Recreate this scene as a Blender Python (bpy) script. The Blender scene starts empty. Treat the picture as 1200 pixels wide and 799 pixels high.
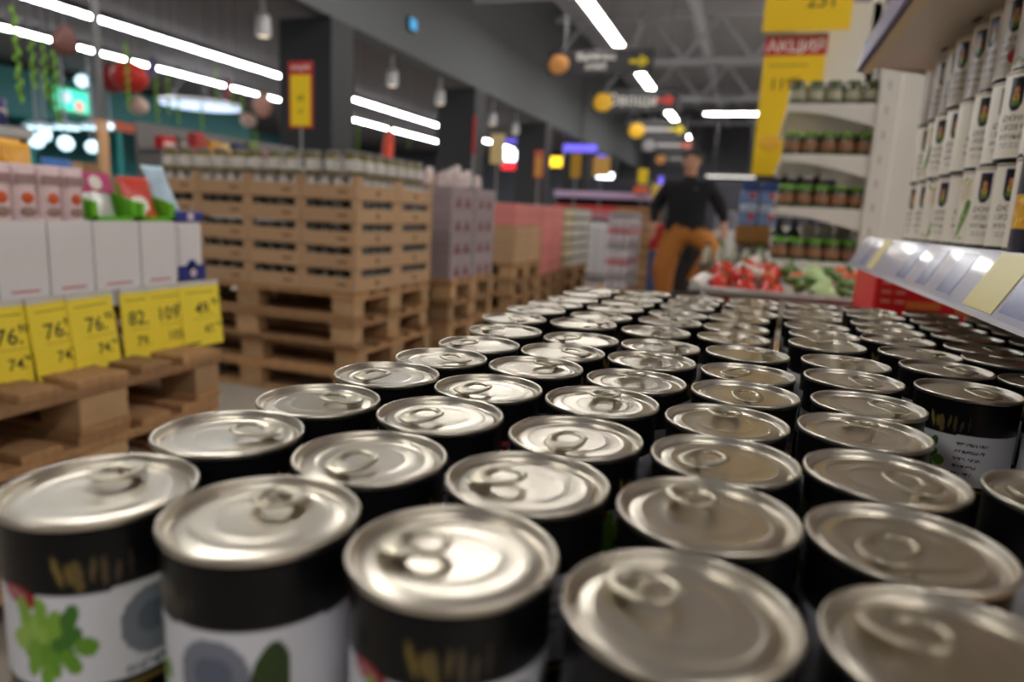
import bpy, math, random
import numpy as np
from mathutils import Matrix, Vector

random.seed(11)
rng = np.random.default_rng(11)
SC = bpy.context.scene
COL = SC.collection
PI = math.pi

# ------------------------------------------------------------------ camera, world, exposure
CAM = np.array([0.0, 0.0, 1.03])
F_PX, PITCH, ROLL, YAW = 800.0, 0.185953, -0.05, math.radians(18.6)
_fw = np.array([-math.sin(YAW), math.cos(YAW), 0]); _rt = np.array([math.cos(YAW), math.sin(YAW), 0])
_up = np.array([0, 0, 1.0])
FWD = math.cos(PITCH) * _fw - math.sin(PITCH) * _up
_dn = -math.sin(PITCH) * _fw - math.cos(PITCH) * _up
RIGHT = math.cos(ROLL) * _rt + math.sin(ROLL) * _dn
DOWN = -math.sin(ROLL) * _rt + math.cos(ROLL) * _dn
cam = bpy.data.cameras.new('camera'); cam_o = bpy.data.objects.new('camera', cam); COL.objects.link(cam_o)
cam.sensor_width = 36.0; cam.lens = 24.0; cam.clip_start = 0.01; cam.clip_end = 200
m = Matrix.Identity(4)
for k in range(3):
    m[k][0] = RIGHT[k]; m[k][1] = -DOWN[k]; m[k][2] = -FWD[k]; m[k][3] = CAM[k]
cam_o.matrix_world = m
cam.dof.use_dof = True; cam.dof.focus_distance = 0.50; cam.dof.aperture_fstop = 4.2
SC.camera = cam_o
SC.view_settings.view_transform = 'Standard'; SC.view_settings.look = 'None'
SC.view_settings.gamma = 1.0; SC.view_settings.use_curve_mapping = False
SC.view_settings.exposure = 0.35
w = bpy.data.worlds.new('world'); SC.world = w; w.use_nodes = True
w.node_tree.nodes['Background'].inputs[0].default_value = (0.75, 0.78, 0.85, 1)
w.node_tree.nodes['Background'].inputs[1].default_value = 0.10
LED_STRENGTH = 34.0

def ray(u, v): return (u - 600) / F_PX * RIGHT + (v - 399.5) / F_PX * DOWN + FWD
def aX(u, v, X): d = ray(u, v); return CAM + d * (X / d[0])
def aY(u, v, Y): d = ray(u, v); return CAM + d * (Y / d[1])
def aZ(u, v, Z): d = ray(u, v); return CAM + d * ((Z - 1.03) / d[2])

# ------------------------------------------------------------------ materials
MATS = {}
def srgb(c):
    return tuple(((x / 255) / 12.92 if x / 255 <= 0.04045 else ((x / 255 + 0.055) / 1.055) ** 2.4) for x in c)
def mat(name, col, rough=0.6, metal=0.0, var=0.12, scale=14.0, bump=0.0, spec=0.5, rnd=0.0, emit=0.0, coat=0.0, trans=0.0, stretch=None, alpha=1.0):
    """a procedural material: base colour with noise variation, optional per-object variation and relief. col is sRGB 0-255"""
    if name in MATS: return MATS[name]
    M = bpy.data.materials.new(name); M.use_nodes = True; nt = M.node_tree; N = nt.nodes; L = nt.links
    b = N['Principled BSDF']; c = srgb(col)
    b.inputs['Roughness'].default_value = rough; b.inputs['Metallic'].default_value = metal
    b.inputs['Specular IOR Level'].default_value = spec
    if coat: b.inputs['Coat Weight'].default_value = coat; b.inputs['Coat Roughness'].default_value = 0.08
    if trans: b.inputs['Transmission Weight'].default_value = trans
    if alpha < 1: b.inputs['Alpha'].default_value = alpha
    if emit:
        b.inputs['Base Color'].default_value = (*c, 1)
        b.inputs['Emission Color'].default_value = (*c, 1); b.inputs['Emission Strength'].default_value = emit
    else:
        tc = N.new('ShaderNodeTexCoord'); mp = N.new('ShaderNodeMapping'); nz = N.new('ShaderNodeTexNoise')
        if stretch: mp.inputs['Scale'].default_value = stretch
        nz.inputs['Scale'].default_value = scale; nz.inputs['Detail'].default_value = 4
        L.new(tc.outputs['Object'], mp.inputs[0]); L.new(mp.outputs[0], nz.inputs['Vector'])
        mx = N.new('ShaderNodeMix'); mx.data_type = 'RGBA'
        mx.inputs['A'].default_value = (*[x * (1 - var) for x in c], 1)
        mx.inputs['B'].default_value = (*[min(1, x * (1 + var)) for x in c], 1)
        L.new(nz.outputs['Fac'], mx.inputs['Factor'])
        out = mx.outputs['Result']
        if rnd:
            oi = N.new('ShaderNodeObjectInfo'); mr = N.new('ShaderNodeMapRange'); hv = N.new('ShaderNodeHueSaturation')
            mr.inputs['To Min'].default_value = 1 - rnd; mr.inputs['To Max'].default_value = 1 + rnd
            L.new(oi.outputs['Random'], mr.inputs['Value']); L.new(mr.outputs[0], hv.inputs['Value']); L.new(out, hv.inputs['Color'])
            out = hv.outputs['Color']
        L.new(out, b.inputs['Base Color'])
        if bump:
            bp = N.new('ShaderNodeBump'); bp.inputs['Strength'].default_value = bump; bp.inputs['Distance'].default_value = 0.004
            L.new(nz.outputs['Fac'], bp.inputs['Height']); L.new(bp.outputs[0], b.inputs['Normal'])
    MATS[name] = M
    return M
def paint_mat(name, rough=0.4, coat=0.0, spec=0.5):
    if name in MATS: return MATS[name]
    M = bpy.data.materials.new(name); M.use_nodes = True; nt = M.node_tree
    a = nt.nodes.new('ShaderNodeAttribute'); a.attribute_name = 'print'
    b = nt.nodes['Principled BSDF']; b.inputs['Roughness'].default_value = rough; b.inputs['Specular IOR Level'].default_value = spec
    if coat: b.inputs['Coat Weight'].default_value = coat; b.inputs['Coat Roughness'].default_value = 0.1
    nt.links.new(a.outputs['Color'], b.inputs['Base Color']); MATS[name] = M
    return M

# ------------------------------------------------------------------ geometry helpers
class MB:
    def __init__(s): s.v = []; s.f = []
    def add(s, v, f):
        k = len(s.v); s.v += [tuple(p) for p in v]; s.f += [tuple(i + k for i in q) for q in f]; return s
    def box(s, x0, x1, y0, y1, z0, z1, c=None):
        d = (min(x1 - x0, y1 - y0, z1 - z0)) * 0.12 if c is None else c
        if d <= 1e-5:
            v = [(x, y, z) for x in (x0, x1) for y in (y0, y1) for z in (z0, z1)]
            return s.add(v, [(0, 1, 3, 2), (4, 6, 7, 5), (0, 4, 5, 1), (2, 3, 7, 6), (0, 2, 6, 4), (1, 5, 7, 3)])
        lo = (x0, y0, z0); hi = (x1, y1, z1); v = []; ix = {}
        for sx in (0, 1):
            for sy in (0, 1):
                for sz in (0, 1):
                    for a in range(3):
                        sg = (sx, sy, sz)
                        p = [(hi[k] - d if sg[k] else lo[k] + d) if k != a else (hi[k] if sg[k] else lo[k]) for k in range(3)]
                        ix[(sx, sy, sz, a)] = len(v); v.append(tuple(p))
        f = []
        for a in range(3):
            b_, c_ = (a + 1) % 3, (a + 2) % 3
            for t in (0, 1):
                q = []
                for (p, r) in ((0, 0), (1, 0), (1, 1), (0, 1)):
                    g = [0, 0, 0]; g[a] = t; g[b_] = p; g[c_] = r; q.append(ix[(*g, a)])
                f.append(tuple(q if t else q[::-1]))
        for a in range(3):      # edges along axis a
            b_, c_ = (a + 1) % 3, (a + 2) % 3
            for p in (0, 1):
                for r in (0, 1):
                    g0 = [0, 0, 0]; g0[b_] = p; g0[c_] = r; g1 = list(g0); g1[a] = 1
                    q = [ix[(*g0, b_)], ix[(*g1, b_)], ix[(*g1, c_)], ix[(*g0, c_)]]
                    f.append(tuple(q[::-1] if p == r else q))
        for sx in (0, 1):
            for sy in (0, 1):
                for sz in (0, 1):
                    q = [ix[(sx, sy, sz, a)] for a in range(3)]
                    f.append(tuple(q if (sx + sy + sz) % 2 else q[::-1]))
        return s.add(v, f)
    def lathe(s, prof, n=32, cx=0, cy=0, cap=True):
        v = []; f = []
        for (r, z) in prof:
            for k in range(n): v.append((cx + r * math.cos(2 * PI * k / n), cy + r * math.sin(2 * PI * k / n), z))
        for j in range(len(prof) - 1):
            for k in range(n):
                k2 = (k + 1) % n; f.append((j * n + k, j * n + k2, (j + 1) * n + k2, (j + 1) * n + k))
        if cap:
            f.append(tuple(range(n))[::-1]); f.append(tuple((len(prof) - 1) * n + k for k in range(n)))
        return s.add(v, f)
    def tube(s, pts, r, n=8):
        pts = [Vector(p) for p in pts]; rs = r if isinstance(r, (list, tuple)) else [r] * len(pts); v = []; f = []
        for i, p in enumerate(pts):
            t = (pts[min(i + 1, len(pts) - 1)] - pts[max(i - 1, 0)]).normalized()
            a = t.orthogonal().normalized() if abs(t.z) > 0.99 else t.cross(Vector((0, 0, 1))).normalized(); b = t.cross(a)
            for k in range(n):
                g = 2 * PI * k / n; v.append(p + rs[i] * (math.cos(g) * a + math.sin(g) * b))
        for i in range(len(pts) - 1):
            for k in range(n):
                k2 = (k + 1) % n; f.append((i * n + k, i * n + k2, (i + 1) * n + k2, (i + 1) * n + k))
        f.append(tuple(range(n))[::-1]); f.append(tuple((len(pts) - 1) * n + k for k in range(n)))
        return s.add(v, f)
    def prism(s, poly, axis, a0, a1):
        """poly of 2-D points in the two other axes, extruded along axis from a0 to a1"""
        n = len(poly); v = []
        for a in (a0, a1):
            for (p, q) in poly: v.append({'x': (a, p, q), 'y': (p, a, q), 'z': (p, q, a)}[axis])
        f = [tuple(range(n))[::-1], tuple(range(n, 2 * n))] + [(k, (k + 1) % n, (k + 1) % n + n, k + n) for k in range(n)]
        return s.add(v, f)
    def ball(s, c, r, n=14, m_=9):
        r = r if isinstance(r, (tuple, list)) else (r, r, r); v = [(c[0], c[1], c[2] - r[2])]; f = []
        for j in range(1, m_):
            a = PI * j / m_
            for k in range(n):
                g = 2 * PI * k / n; v.append((c[0] + r[0] * math.sin(a) * math.cos(g), c[1] + r[1] * math.sin(a) * math.sin(g), c[2] - r[2] * math.cos(a)))
        v.append((c[0], c[1], c[2] + r[2])); e = len(v) - 1
        for k in range(n): f.append((0, 1 + (k + 1) % n, 1 + k))
        for j in range(m_ - 2):
            for k in range(n):
                a = 1 + j * n; k2 = (k + 1) % n; f.append((a + k, a + k2, a + n + k2, a + n + k))
        a = 1 + (m_ - 2) * n
        for k in range(n): f.append((a + k, a + (k + 1) % n, e))
        return s.add(v, f)
    def mesh(s, name, material, smooth=False):
        me = bpy.data.meshes.new(name); me.from_pydata(s.v, [], s.f); me.update()
        import bmesh
        bm = bmesh.new(); bm.from_mesh(me); bmesh.ops.recalc_face_normals(bm, faces=bm.faces); bm.to_mesh(me); bm.free()
        me.materials.append(material)
        if smooth: me.shade_smooth()
        return me
    def build(s, name, material, parent=None, smooth=False, loc=None):
        return put(name, s.mesh(name, material, smooth), parent, loc)
def soften(prof, e=0.00028):
    out = [prof[0]]
    for a, b, c in zip(prof, prof[1:], prof[2:]):
        for q in (a, c):
            L = math.hypot(q[0] - b[0], q[1] - b[1]); t = min(0.45, e / max(L, 1e-9)); out.append((b[0] + (q[0] - b[0]) * t, b[1] + (q[1] - b[1]) * t))
    return out + [prof[-1]]
def put(name, me, parent=None, loc=None, rot=None):
    o = bpy.data.objects.new(name, me); COL.objects.link(o)
    if parent: o.parent = parent
    if loc is not None: o.location = tuple(loc)
    if rot is not None: o.rotation_euler = rot
    return o
def tag(o, label, cat, group=None):
    o['label'] = label; o['category'] = cat
    if group: o['group'] = group
    return o
def thing(name, label, cat, loc=(0, 0, 0), rotz=0.0, group=None):
    o = bpy.data.objects.new(name, None); COL.objects.link(o); o.empty_display_size = 0.05
    o.location = tuple(loc); o.rotation_euler = (0, 0, rotz)
    return tag(o, label, cat, group)
def struct(o): o['kind'] = 'structure'; return o
def clone(root, loc, rotz=None, label=None, group=None):
    r = root.copy(); COL.objects.link(r); r.location = tuple(loc)
    if rotz is not None: r.rotation_euler = (0, 0, rotz)
    if label: r['label'] = label
    if group: r['group'] = group
    for ch in root.children:
        c = ch.copy(); COL.objects.link(c); c.parent = r
        for g in ch.children:
            d = g.copy(); COL.objects.link(d); d.parent = c
    return r
_TXT = {}
def text_mesh(s, material, size=1.0, ext=0.0):
    """lettering as a flat mesh, centred, cap height about size"""
    key = (s, material.name, size)
    if key in _TXT: return _TXT[key]
    c = bpy.data.curves.new('lettering', 'FONT'); c.body = s; c.align_x = 'CENTER'; c.align_y = 'CENTER'; c.size = size * 1.4; c.resolution_u = 2
    c.offset = 0.012 * size
    o = bpy.data.objects.new('lettering', c); COL.objects.link(o)
    dg = bpy.context.evaluated_depsgraph_get(); dg.update()
    me = bpy.data.meshes.new_from_object(o.evaluated_get(dg)); bpy.data.objects.remove(o); bpy.data.curves.remove(c)
    me.materials.clear(); me.materials.append(material); me.name = 'lettering'
    _TXT[key] = me
    return me
FACE_FRONT = (PI / 2, 0, 0)          # faces -y
FACE_AISLE = (PI / 2, 0, PI / 2)     # faces +x
def lettering(s, size, material, parent, loc, rot=FACE_FRONT): return put('lettering', text_mesh(s, material, size), parent, loc, rot)
def ordn(k): return ['first', 'second', 'third', 'fourth', 'fifth', 'sixth', 'seventh', 'eighth', 'ninth', 'tenth', 'eleventh', 'twelfth', 'thirteenth', 'fourteenth', 'fifteenth', 'sixteenth', 'seventeenth', 'eighteenth', 'nineteenth', 'twentieth'][k]
def raster(s, W, H, pad=0.06):
    """lettering as a 0/1 array, for print on curved labels"""
    me = text_mesh(s, MATS.get('ink') or mat('ink', (25, 25, 28), 0.6), 1.0)
    co = np.array([v.co[:2] for v in me.vertices]); lo = co.min(0); hi = co.max(0)
    uv = (co - lo) / (hi - lo) * (1 - 2 * pad) + pad; uv[:, 0] *= W; uv[:, 1] = (1 - uv[:, 1]) * H
    out = np.zeros((H, W), bool); me.calc_loop_triangles()
    for t in me.loop_triangles:
        a, b, c = uv[list(t.vertices)]
        x0, x1 = int(max(0, min(a[0], b[0], c[0]))), int(min(W - 1, max(a[0], b[0], c[0])) + 1)
        y0, y1 = int(max(0, min(a[1], b[1], c[1]))), int(min(H - 1, max(a[1], b[1], c[1])) + 1)
        if x1 <= x0 or y1 <= y0: continue
        X, Y = np.meshgrid(np.arange(x0, x1) + 0.5, np.arange(y0, y1) + 0.5)
        def e(p, q): return (q[0] - p[0]) * (Y - p[1]) - (q[1] - p[1]) * (X - p[0])
        w0, w1, w2 = e(a, b), e(b, c), e(c, a)
        out[y0:y1, x0:x1] |= ((w0 >= 0) & (w1 >= 0) & (w2 >= 0)) | ((w0 <= 0) & (w1 <= 0) & (w2 <= 0))
    return out
def sleeve(img, r, z0, z1, material, name='label'):
    """a label wrapped round a can: img rows from the top, columns counter-clockwise seen from above"""
    H, W = img.shape[:2]
    th = np.arange(W) / W * 2 * PI; zz = np.linspace(z1, z0, H)
    V = np.zeros((H, W, 3)); V[..., 0] = r * np.cos(th); V[..., 1] = r * np.sin(th); V[..., 2] = zz[:, None]
    idx = np.arange(H * W).reshape(H, W); n = np.roll(idx, -1, 1)
    F = np.stack([idx[1:], n[1:], n[:-1], idx[:-1]], -1).reshape(-1, 4)
    me = bpy.data.meshes.new(name); me.from_pydata(V.reshape(-1, 3).tolist(), [], F.tolist()); me.update(); me.shade_smooth()
    at = me.color_attributes.new('print', 'FLOAT_COLOR', 'POINT')
    lin = np.ones((H * W, 4)); c = img.reshape(-1, 3) / 255.0
    lin[:, :3] = np.where(c <= 0.04045, c / 12.92, ((c + 0.055) / 1.055) ** 2.4)
    at.data.foreach_set('color', lin.ravel().astype(np.float32)); me.materials.append(material)
    return me
def flat_print(img, w_, h_, material, name):
    """a flat printed sheet in the xz plane facing -y, centred in x, base at z = 0"""
    H, W = img.shape[:2]; V = np.zeros((H, W, 3)); V[..., 0] = np.linspace(-w_ / 2, w_ / 2, W); V[..., 2] = np.linspace(h_, 0, H)[:, None]
    idx = np.arange(H * W).reshape(H, W)
    F = np.stack([idx[1:, :-1], idx[1:, 1:], idx[:-1, 1:], idx[:-1, :-1]], -1).reshape(-1, 4)
    me = bpy.data.meshes.new(name); me.from_pydata(V.reshape(-1, 3).tolist(), [], F.tolist()); me.update()
    at = me.color_attributes.new('print', 'FLOAT_COLOR', 'POINT'); lin = np.ones((H * W, 4)); c = img.reshape(-1, 3) / 255.0
    lin[:, :3] = np.where(c <= 0.04045, c / 12.92, ((c + 0.055) / 1.055) ** 2.4)
    at.data.foreach_set('color', lin.ravel().astype(np.float32)); me.materials.append(material)
    return me
def ell(img, cx, cy, rx, ry, col, ang=0.0):
    H, W = img.shape[:2]; Y, X = np.mgrid[0:H, 0:W]; dx = (X - cx + W / 2) % W - W / 2 if W > 100 else X - cx; dy = Y - cy
    c, s_ = math.cos(ang), math.sin(ang); u = dx * c + dy * s_; v = -dx * s_ + dy * c
    img[(u / rx) ** 2 + (v / ry) ** 2 < 1] = col
def stamp(img, bm, x, y, col):
    H, W = img.shape[:2]; h, w_ = bm.shape
    ys, xs = np.nonzero(bm); ys = ys + int(y); xs = (xs + int(x)) % W; k = (ys >= 0) & (ys < H); img[ys[k], xs[k]] = col

# common materials
INK = mat('ink', (25, 25, 28), 0.6)
WHITE_INK = mat('white_ink', (235, 232, 225), 0.6)
STEEL = mat('can_steel', (218, 210, 196), 0.31, 1.0, 0.03, 60)
TABM = mat('tab_steel', (206, 198, 178), 0.34, 1.0, 0.04, 60)
WOOD = mat('pallet_wood', (166, 126, 86), 0.8, var=0.42, scale=9, bump=0.3, rnd=0.30, stretch=(6, 6, 1.5))
BLOCK = mat('pallet_block_wood', (176, 142, 104), 0.85, var=0.3, scale=12, bump=0.3, rnd=0.2)
CARD = mat('cardboard', (186, 150, 114), 0.8, var=0.07, scale=10, rnd=0.07)
SHELFW = mat('white_shelf_metal', (218, 214, 205), 0.4, var=0.04)
LED = mat('led_diffuser', (255, 252, 246), emit=LED_STRENGTH)
LEDC = mat('cool_led_diffuser', (246, 250, 255), emit=LED_STRENGTH * 0.8)
HOUS = mat('lamp_housing', (150, 150, 150), 0.5)
DARKM = mat('dark_metal', (45, 45, 48), 0.5)
GREYM = mat('grey_metal', (140, 140, 142), 0.45)
YEL = mat('yellow_paper', (240, 206, 30), 0.6, var=0.05)
REDP = mat('red_paper', (188, 26, 38), 0.55, var=0.06)

# ------------------------------------------------------------------ the setting
def slab(name, material, *a): return struct(MB().box(*a, c=0).build(name, material))
FLOOR = mat('polished_floor', (158, 150, 140), 0.22, var=0.08, scale=2.0)
slab('floor', FLOOR, -24, 9, -9, 40, -0.1, 0)
CEIL = mat('hall_ceiling', (190, 190, 196), 0.8, var=0.12, scale=1.5)
slab('ceiling', CEIL, -6, 9, -9, 40, 7.0, 7.2)
LOWC = mat('low_ceiling', (90, 83, 84), 0.85, var=0.06, scale=1)
slab('ceiling_lower', LOWC, -24, -6.3, -9, 40, 4.35, 4.5)
BULK = mat('bulkhead_paint', (92, 95, 98), 0.7, var=0.04, scale=0.8)
slab('wall_bulkhead', BULK, -6.3, -6.0, -9, 40, 3.66, 7.0)
FARW = mat('far_wall_panel', (92, 92, 100), 0.7, var=0.05, scale=0.5)
fwall = slab('wall_far', FARW, -24, 9, 40, 40.2, 0, 7.0)
for k in range(9):
    MB().box(-23.6 + 3.5 * k, -20.2 + 3.5 * k, 39.95, 40.0, 0.2, 6.6).build('panel', FARW, fwall)
TEAL = mat('teal_panel', (20, 130, 122), 0.5, var=0.15, scale=0.6)
lwall = slab('wall_left', mat('left_wall_paint', (70, 120, 125), 0.6, var=0.1, scale=0.5), -24, -23.8, -9, 40, 0, 4.35)
slab('wall_right', mat('right_wall_paint', (190, 186, 178), 0.7), 8.8, 9, -9, 40, 0, 7.0)
COLM = mat('column_paint', (48, 48, 50), 0.6, var=0.06, scale=1)
for k in range(6):
    y = 9.0 + 5.5 * k
    slab('column', COLM, -6.9, -6.0, y, y + 0.6, 0, 3.66)
# roof trusses of the hall
TRUSS = mat('truss_paint', (196, 198, 206), 0.5, var=0.05)
for k in range(5):
    y = 8 + 6.2 * k
    t = struct(bpy.data.objects.new('roof_truss', None)); COL.objects.link(t); t.location = (0, y, 0)
    MB().box(-6, 8.8, -0.07, 0.07, 6.5, 6.66).build('top_chord', TRUSS, t)
    MB().box(-6, 8.8, -0.06, 0.06, 5.3, 5.44).build('bottom_chord', TRUSS, t)
    for j in range(8):
        x = -6 + 1.85 * j
        MB().tube([(x, 0, 5.4), (x + 0.92, 0, 6.55)], 0.05, 6).build('diagonal', TRUSS, t)
        MB().tube([(x + 0.92, 0, 6.55), (x + 1.85, 0, 5.4)], 0.05, 6).build('diagonal', TRUSS, t)
for x, r in ((-1.85, 0.16), (0.6, 0.12), (-4.6, 0.1)):
    struct(MB().tube([(x, -6, 6.2), (x, 40, 6.2)], r, 14).build('ceiling_pipe', TRUSS, smooth=True))

# ------------------------------------------------------------------ lamps
def led(name, label, x, y, z, length, width, material, along='y', group=None):
    t = thing(name, label, 'lamp', (x, y, z), 0 if along == 'y' else PI / 2, group)
    MB().box(-width / 2 - 0.012, width / 2 + 0.012, -length / 2, length / 2, 0, 0.07).build('housing', HOUS, t)
    MB().box(-width / 2, width / 2, -length / 2 + 0.02, length / 2 - 0.02, -0.02, 0.0, c=0.004).build('diffuser', material, t)
    for s_ in (-0.35, 0.35): MB().tube([(0, s_ * length, 0.07), (0, s_ * length, (7.0 if x > -6 else 4.35) - z)], 0.006, 5).build('hanger', GREYM, t)
    return t
for k, (y0, y1) in enumerate([(-5.6, -2.2), (0.7, 4.1), (7.0, 10.4), (13.2, 16.85), (19.4, 22.5), (25.4, 29.5), (33.1, 36.5)]):
    led('led_strip_light', 'white ceiling light strip over the aisle, %s segment counted from the entrance end' % ordn(k), -3.38, (y0 + y1) / 2, 5.0, y1 - y0, 0.22, LED, group='aisle light strips')
for row, x in enumerate((3.2, 6.4)):  # unseen fill rows, added to brighten the upright faces across the aisle
    for k in range(5):
        led('led_strip_light', 'added unseen fill light strip over the side aisles, %s row, %s from the near end' % (ordn(row), ordn(k)), x, -5.0 + 6.3 * k, 5.0, 3.6, 0.22, LED, group='added fill strips over the side aisles')
for x, nm in ((-12.0, 'nearer'), (-14.8, 'farther')):
    for k in range(4):
        led('led_strip_light', 'long white light strip under the dark low ceiling, %s line, %s length' % (nm, ordn(k)), x, 7.5 + 8.04 * k, 4.22, 8.0, 0.2, LEDC, group='strips under the low ceiling')
led('led_strip_light', 'level white light strip hung across the far end of the hall', -1.0, 24.0, 4.5, 1.7, 0.16, LED, 'x')
led('led_strip_light', 'low white lit strip above the far dark cabinets behind the man', -0.85, 24.5, 2.56, 1.6, 0.24, mat('dim_led', (255, 250, 240), emit=1.6), 'x')
# track spotlights along the bulkhead
SPOTW = mat('spot_white', (205, 205, 208), 0.4)
SZ = 3.2
for k, y in enumerate([8.15, 10.15, 11.7, 13.75, 15.6, 16.9, 18.7]):
    t = thing('track_spotlight', 'white can spotlight hanging by the bulkhead edge, %s counted from the near column end' % ordn(k), 'lamp', (-6.5, y, SZ), 0, 'spotlights along the bulkhead')
    MB().lathe([(0.10, 0.0), (0.105, 0.02), (0.09, 0.26), (0.05, 0.30)], 16).build('shade', SPOTW, t, True)
    MB().tube([(0, 0, 0.30), (0, 0, 4.35 - SZ)], 0.03, 8).build('stem', SPOTW, t)
    MB().lathe([(0.07, -0.004), (0.07, 0.004)], 16).build('lens', mat('spot_glow', (255, 236, 205), emit=1.0), t)
# big disc lamp
t = thing('disc_pendant_lamp', 'large flat oval glowing pendant lamp under the dark ceiling', 'lamp', (-14.25, 15.3, 3.4))
MB().lathe([(1.02, 0.0), (1.05, 0.03), (1.02, 0.10), (0.4, 0.12)], 40).build('housing', SPOTW, t, True)
MB().lathe([(0.99, -0.012), (0.99, -0.002)], 40).build('diffuser', mat('disc_glow', (205, 225, 255), emit=1.1), t)
for a in range(3): MB().tube([(0.8 * math.cos(a * 2.1), 0.8 * math.sin(a * 2.1), 0.11), (0.2 * math.cos(a * 2.1), 0.2 * math.sin(a * 2.1), 0.95)], 0.01, 5).build('wire', GREYM, t)

# ------------------------------------------------------------------ the field of tin cans
D = 0.076                      # grid unit
CR, CH = 0.0363, 0.110         # rim radius, can height
TOPZ = 1.03 - 1.51142 * D
def canpt(p): q = p[0] * _rt + p[1] * _fw; return np.array([q[0] * D, q[1] * D])
meas = {(0, 0): (-2.12, 3.471), (1, 0): (-1.175, 3.202), (2, 0): (-.18, 2.947), (3, 0): (.756, 2.59), (4, 0): (1.70, 2.27),
        (0, 1): (-1.816, 4.367), (1, 1): (-.823, 4.112), (2, 1): (.14, 3.774), (3, 1): (1.098, 3.455), (4, 1): (2.032, 3.202),
        (0, 2): (-1.489, 5.236), (1, 2): (-.496, 4.988), (2, 2): (.479, 4.649), (3, 2): (1.42, 4.272), (4, 2): (2.386, 4.09),
        (0, 3): (-1.14, 6.066), (1, 3): (-.176, 5.836), (2, 3): (.772, 5.5), (3, 3): (1.714, 5.165), (4, 3): (2.744, 5.077),
        (0, 4): (-.736, 6.967), (1, 4): (.231, 6.692), (2, 4): (1.177, 6.339), (3, 4): (2.135, 6.047), (4, 4): (3.219, 5.95),
        (0, 5): (-.397, 7.84), (1, 5): (.572, 7.592), (2, 5): (1.546, 7.353), (3, 5): (2.482, 6.984), (4, 5): (3.545, 6.906), (5, 5): (4.62, 6.704),
        (0, 6): (-.113, 8.724), (1, 6): (.844, 8.432), (2, 6): (1.808, 8.19), (3, 6): (2.808, 7.995), (4, 6): (3.876, 7.77), (5, 6): (5.0, 7.72),
        (0, 7): (.034, 10.024), (1, 7): (1.031, 9.749), (2, 7): (2.003, 9.432), (3, 7): (2.995, 9.126), (4, 7): (4.153, 8.884), (5, 7): (5.28, 8.75),
        (0, 8): (.365, 10.88), (3, 8): (3.345, 10.116), (4, 8): (4.518, 9.80), (3, 9): (3.656, 11.016), (4, 9): (4.796, 10.7), (4, 10): (5.101, 11.6),
        (0, 9): (.739, 11.8), (0, 10): (1.1, 12.68), (0, 11): (1.43, 13.5), (0, 12): (1.72, 14.36)}
grid = {}
def solve_block(rows):
    ks = [k for k in meas if k[1] in rows]
    A = np.array([[1, i, j] for i, j in ks], float); B = np.array([meas[k] for k in ks])
    return np.linalg.lstsq(A, B, rcond=None)[0]
for rows in (range(0, 7), range(7, 13)):
    X = solve_block(rows)
    for j in rows:
        for i in range(0, 9):
            grid[(i, j)] = np.array(meas.get((i, j), np.array([1, i, j]) @ X))
for k in [(5, 3), (5, 4), (5, 0), (5, 1), (6, 0), (6, 1), (6, 2), (7, 0), (7, 1), (7, 2), (8, 0), (8, 1), (8, 2), (6, 3), (7, 3), (8, 3), (8, 4), (8, 5), (8, 6), (7, 4)]: grid.pop(k, None)
keys = sorted(grid); P = np.array([grid[k] for k in keys], float)
for it in range(300):            # no two cans may overlap
    d = P[:, None] - P[None]; r = np.sqrt((d ** 2).sum(-1)) + np.eye(len(P)) * 9
    ov = np.maximum(0, 0.9605 - r); P += (d / r[..., None] * ov[..., None] * 0.5).sum(1)
grid = {k: p for k, p in zip(keys, P)}

def can_label():
    W, H = 300, 90
    img = np.zeros((H, W, 3)); img[:] = (13, 12, 14)
    y0, y1 = int(H * 0.235), int(H * 0.62)
    Y, X = np.mgrid[0:H, 0:W]
    edge = y0 + 0.6 * np.sin(X / W * 4 * PI)
    img[(Y > edge) & (Y < y1)] = (216, 216, 224)
    # gold strokes of the lettering in the black band, too blurred to read
    for x in (52, 202):
        for k, (dx, rx_, ry_, an) in enumerate([(0, 5.5, 1.6, 1.2), (5, 4.2, 1.3, 1.45), (9, 6.2, 2.6, 1.3), (16, 4.8, 1.2, 1.62), (21, 5.6, 1.5, 1.5), (27, 3.6, 1.2, 1.7), (33, 5.0, 1.0, 1.55)]):
            ell(img, x + dx, y0 - 8 + (k % 3), rx_, ry_, (122 - 9 * k, 104 - 8 * k, 52), an)
    # red ribbon, leaves and hops in green, a grey tin picture with lines of small print
    for x in (10, 160):
        ell(img, x + 20, y0 + 2, 12, 3.4, (150, 22, 36), 0.12); ell(img, x + 18, y0 + 1.5, 7, 1.6, (176, 110, 120), 0.12)
        for k in range(22):
            a = k * 2.4; rr = 1.5 + 0.72 * k
            ell(img, x + 34 + rr * math.cos(a) * 1.15, y0 + 17 + rr * math.sin(a) * 0.85, 5.6, 3.6, [(128, 168, 62), (104, 150, 46), (150, 184, 84), (70, 116, 44), (116, 160, 54)][k % 5], a)
    ell(img, 96, y0 + 15, 18, 13, (122, 126, 140)); ell(img, 96, y0 + 14, 10, 6, (96, 102, 120)); ell(img, 122, y0 + 18, 9, 15, (52, 70, 34), 0.3)
    stamp(img, rng.random((3, 30)) > 0.4, 80, y0 + 30, (58, 62, 76))
    for k in range(5):
        n = 30 - 3 * k; stamp(img, rng.random((1, n)) > 0.35, 226, y0 + 5 + 5 * k, (70, 70, 76)); stamp(img, rng.random((1, n)) > 0.45, 226, y0 + 6 + 5 * k, (90, 90, 96))
    img[y1 + 2:y1 + 4] = (120, 100, 50)
    return img
LAB_ME = sleeve(can_label(), 0.03475, 0.005, CH - 0.0046, paint_mat('can_print', 0.32, 0.0, 0.25))
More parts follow.
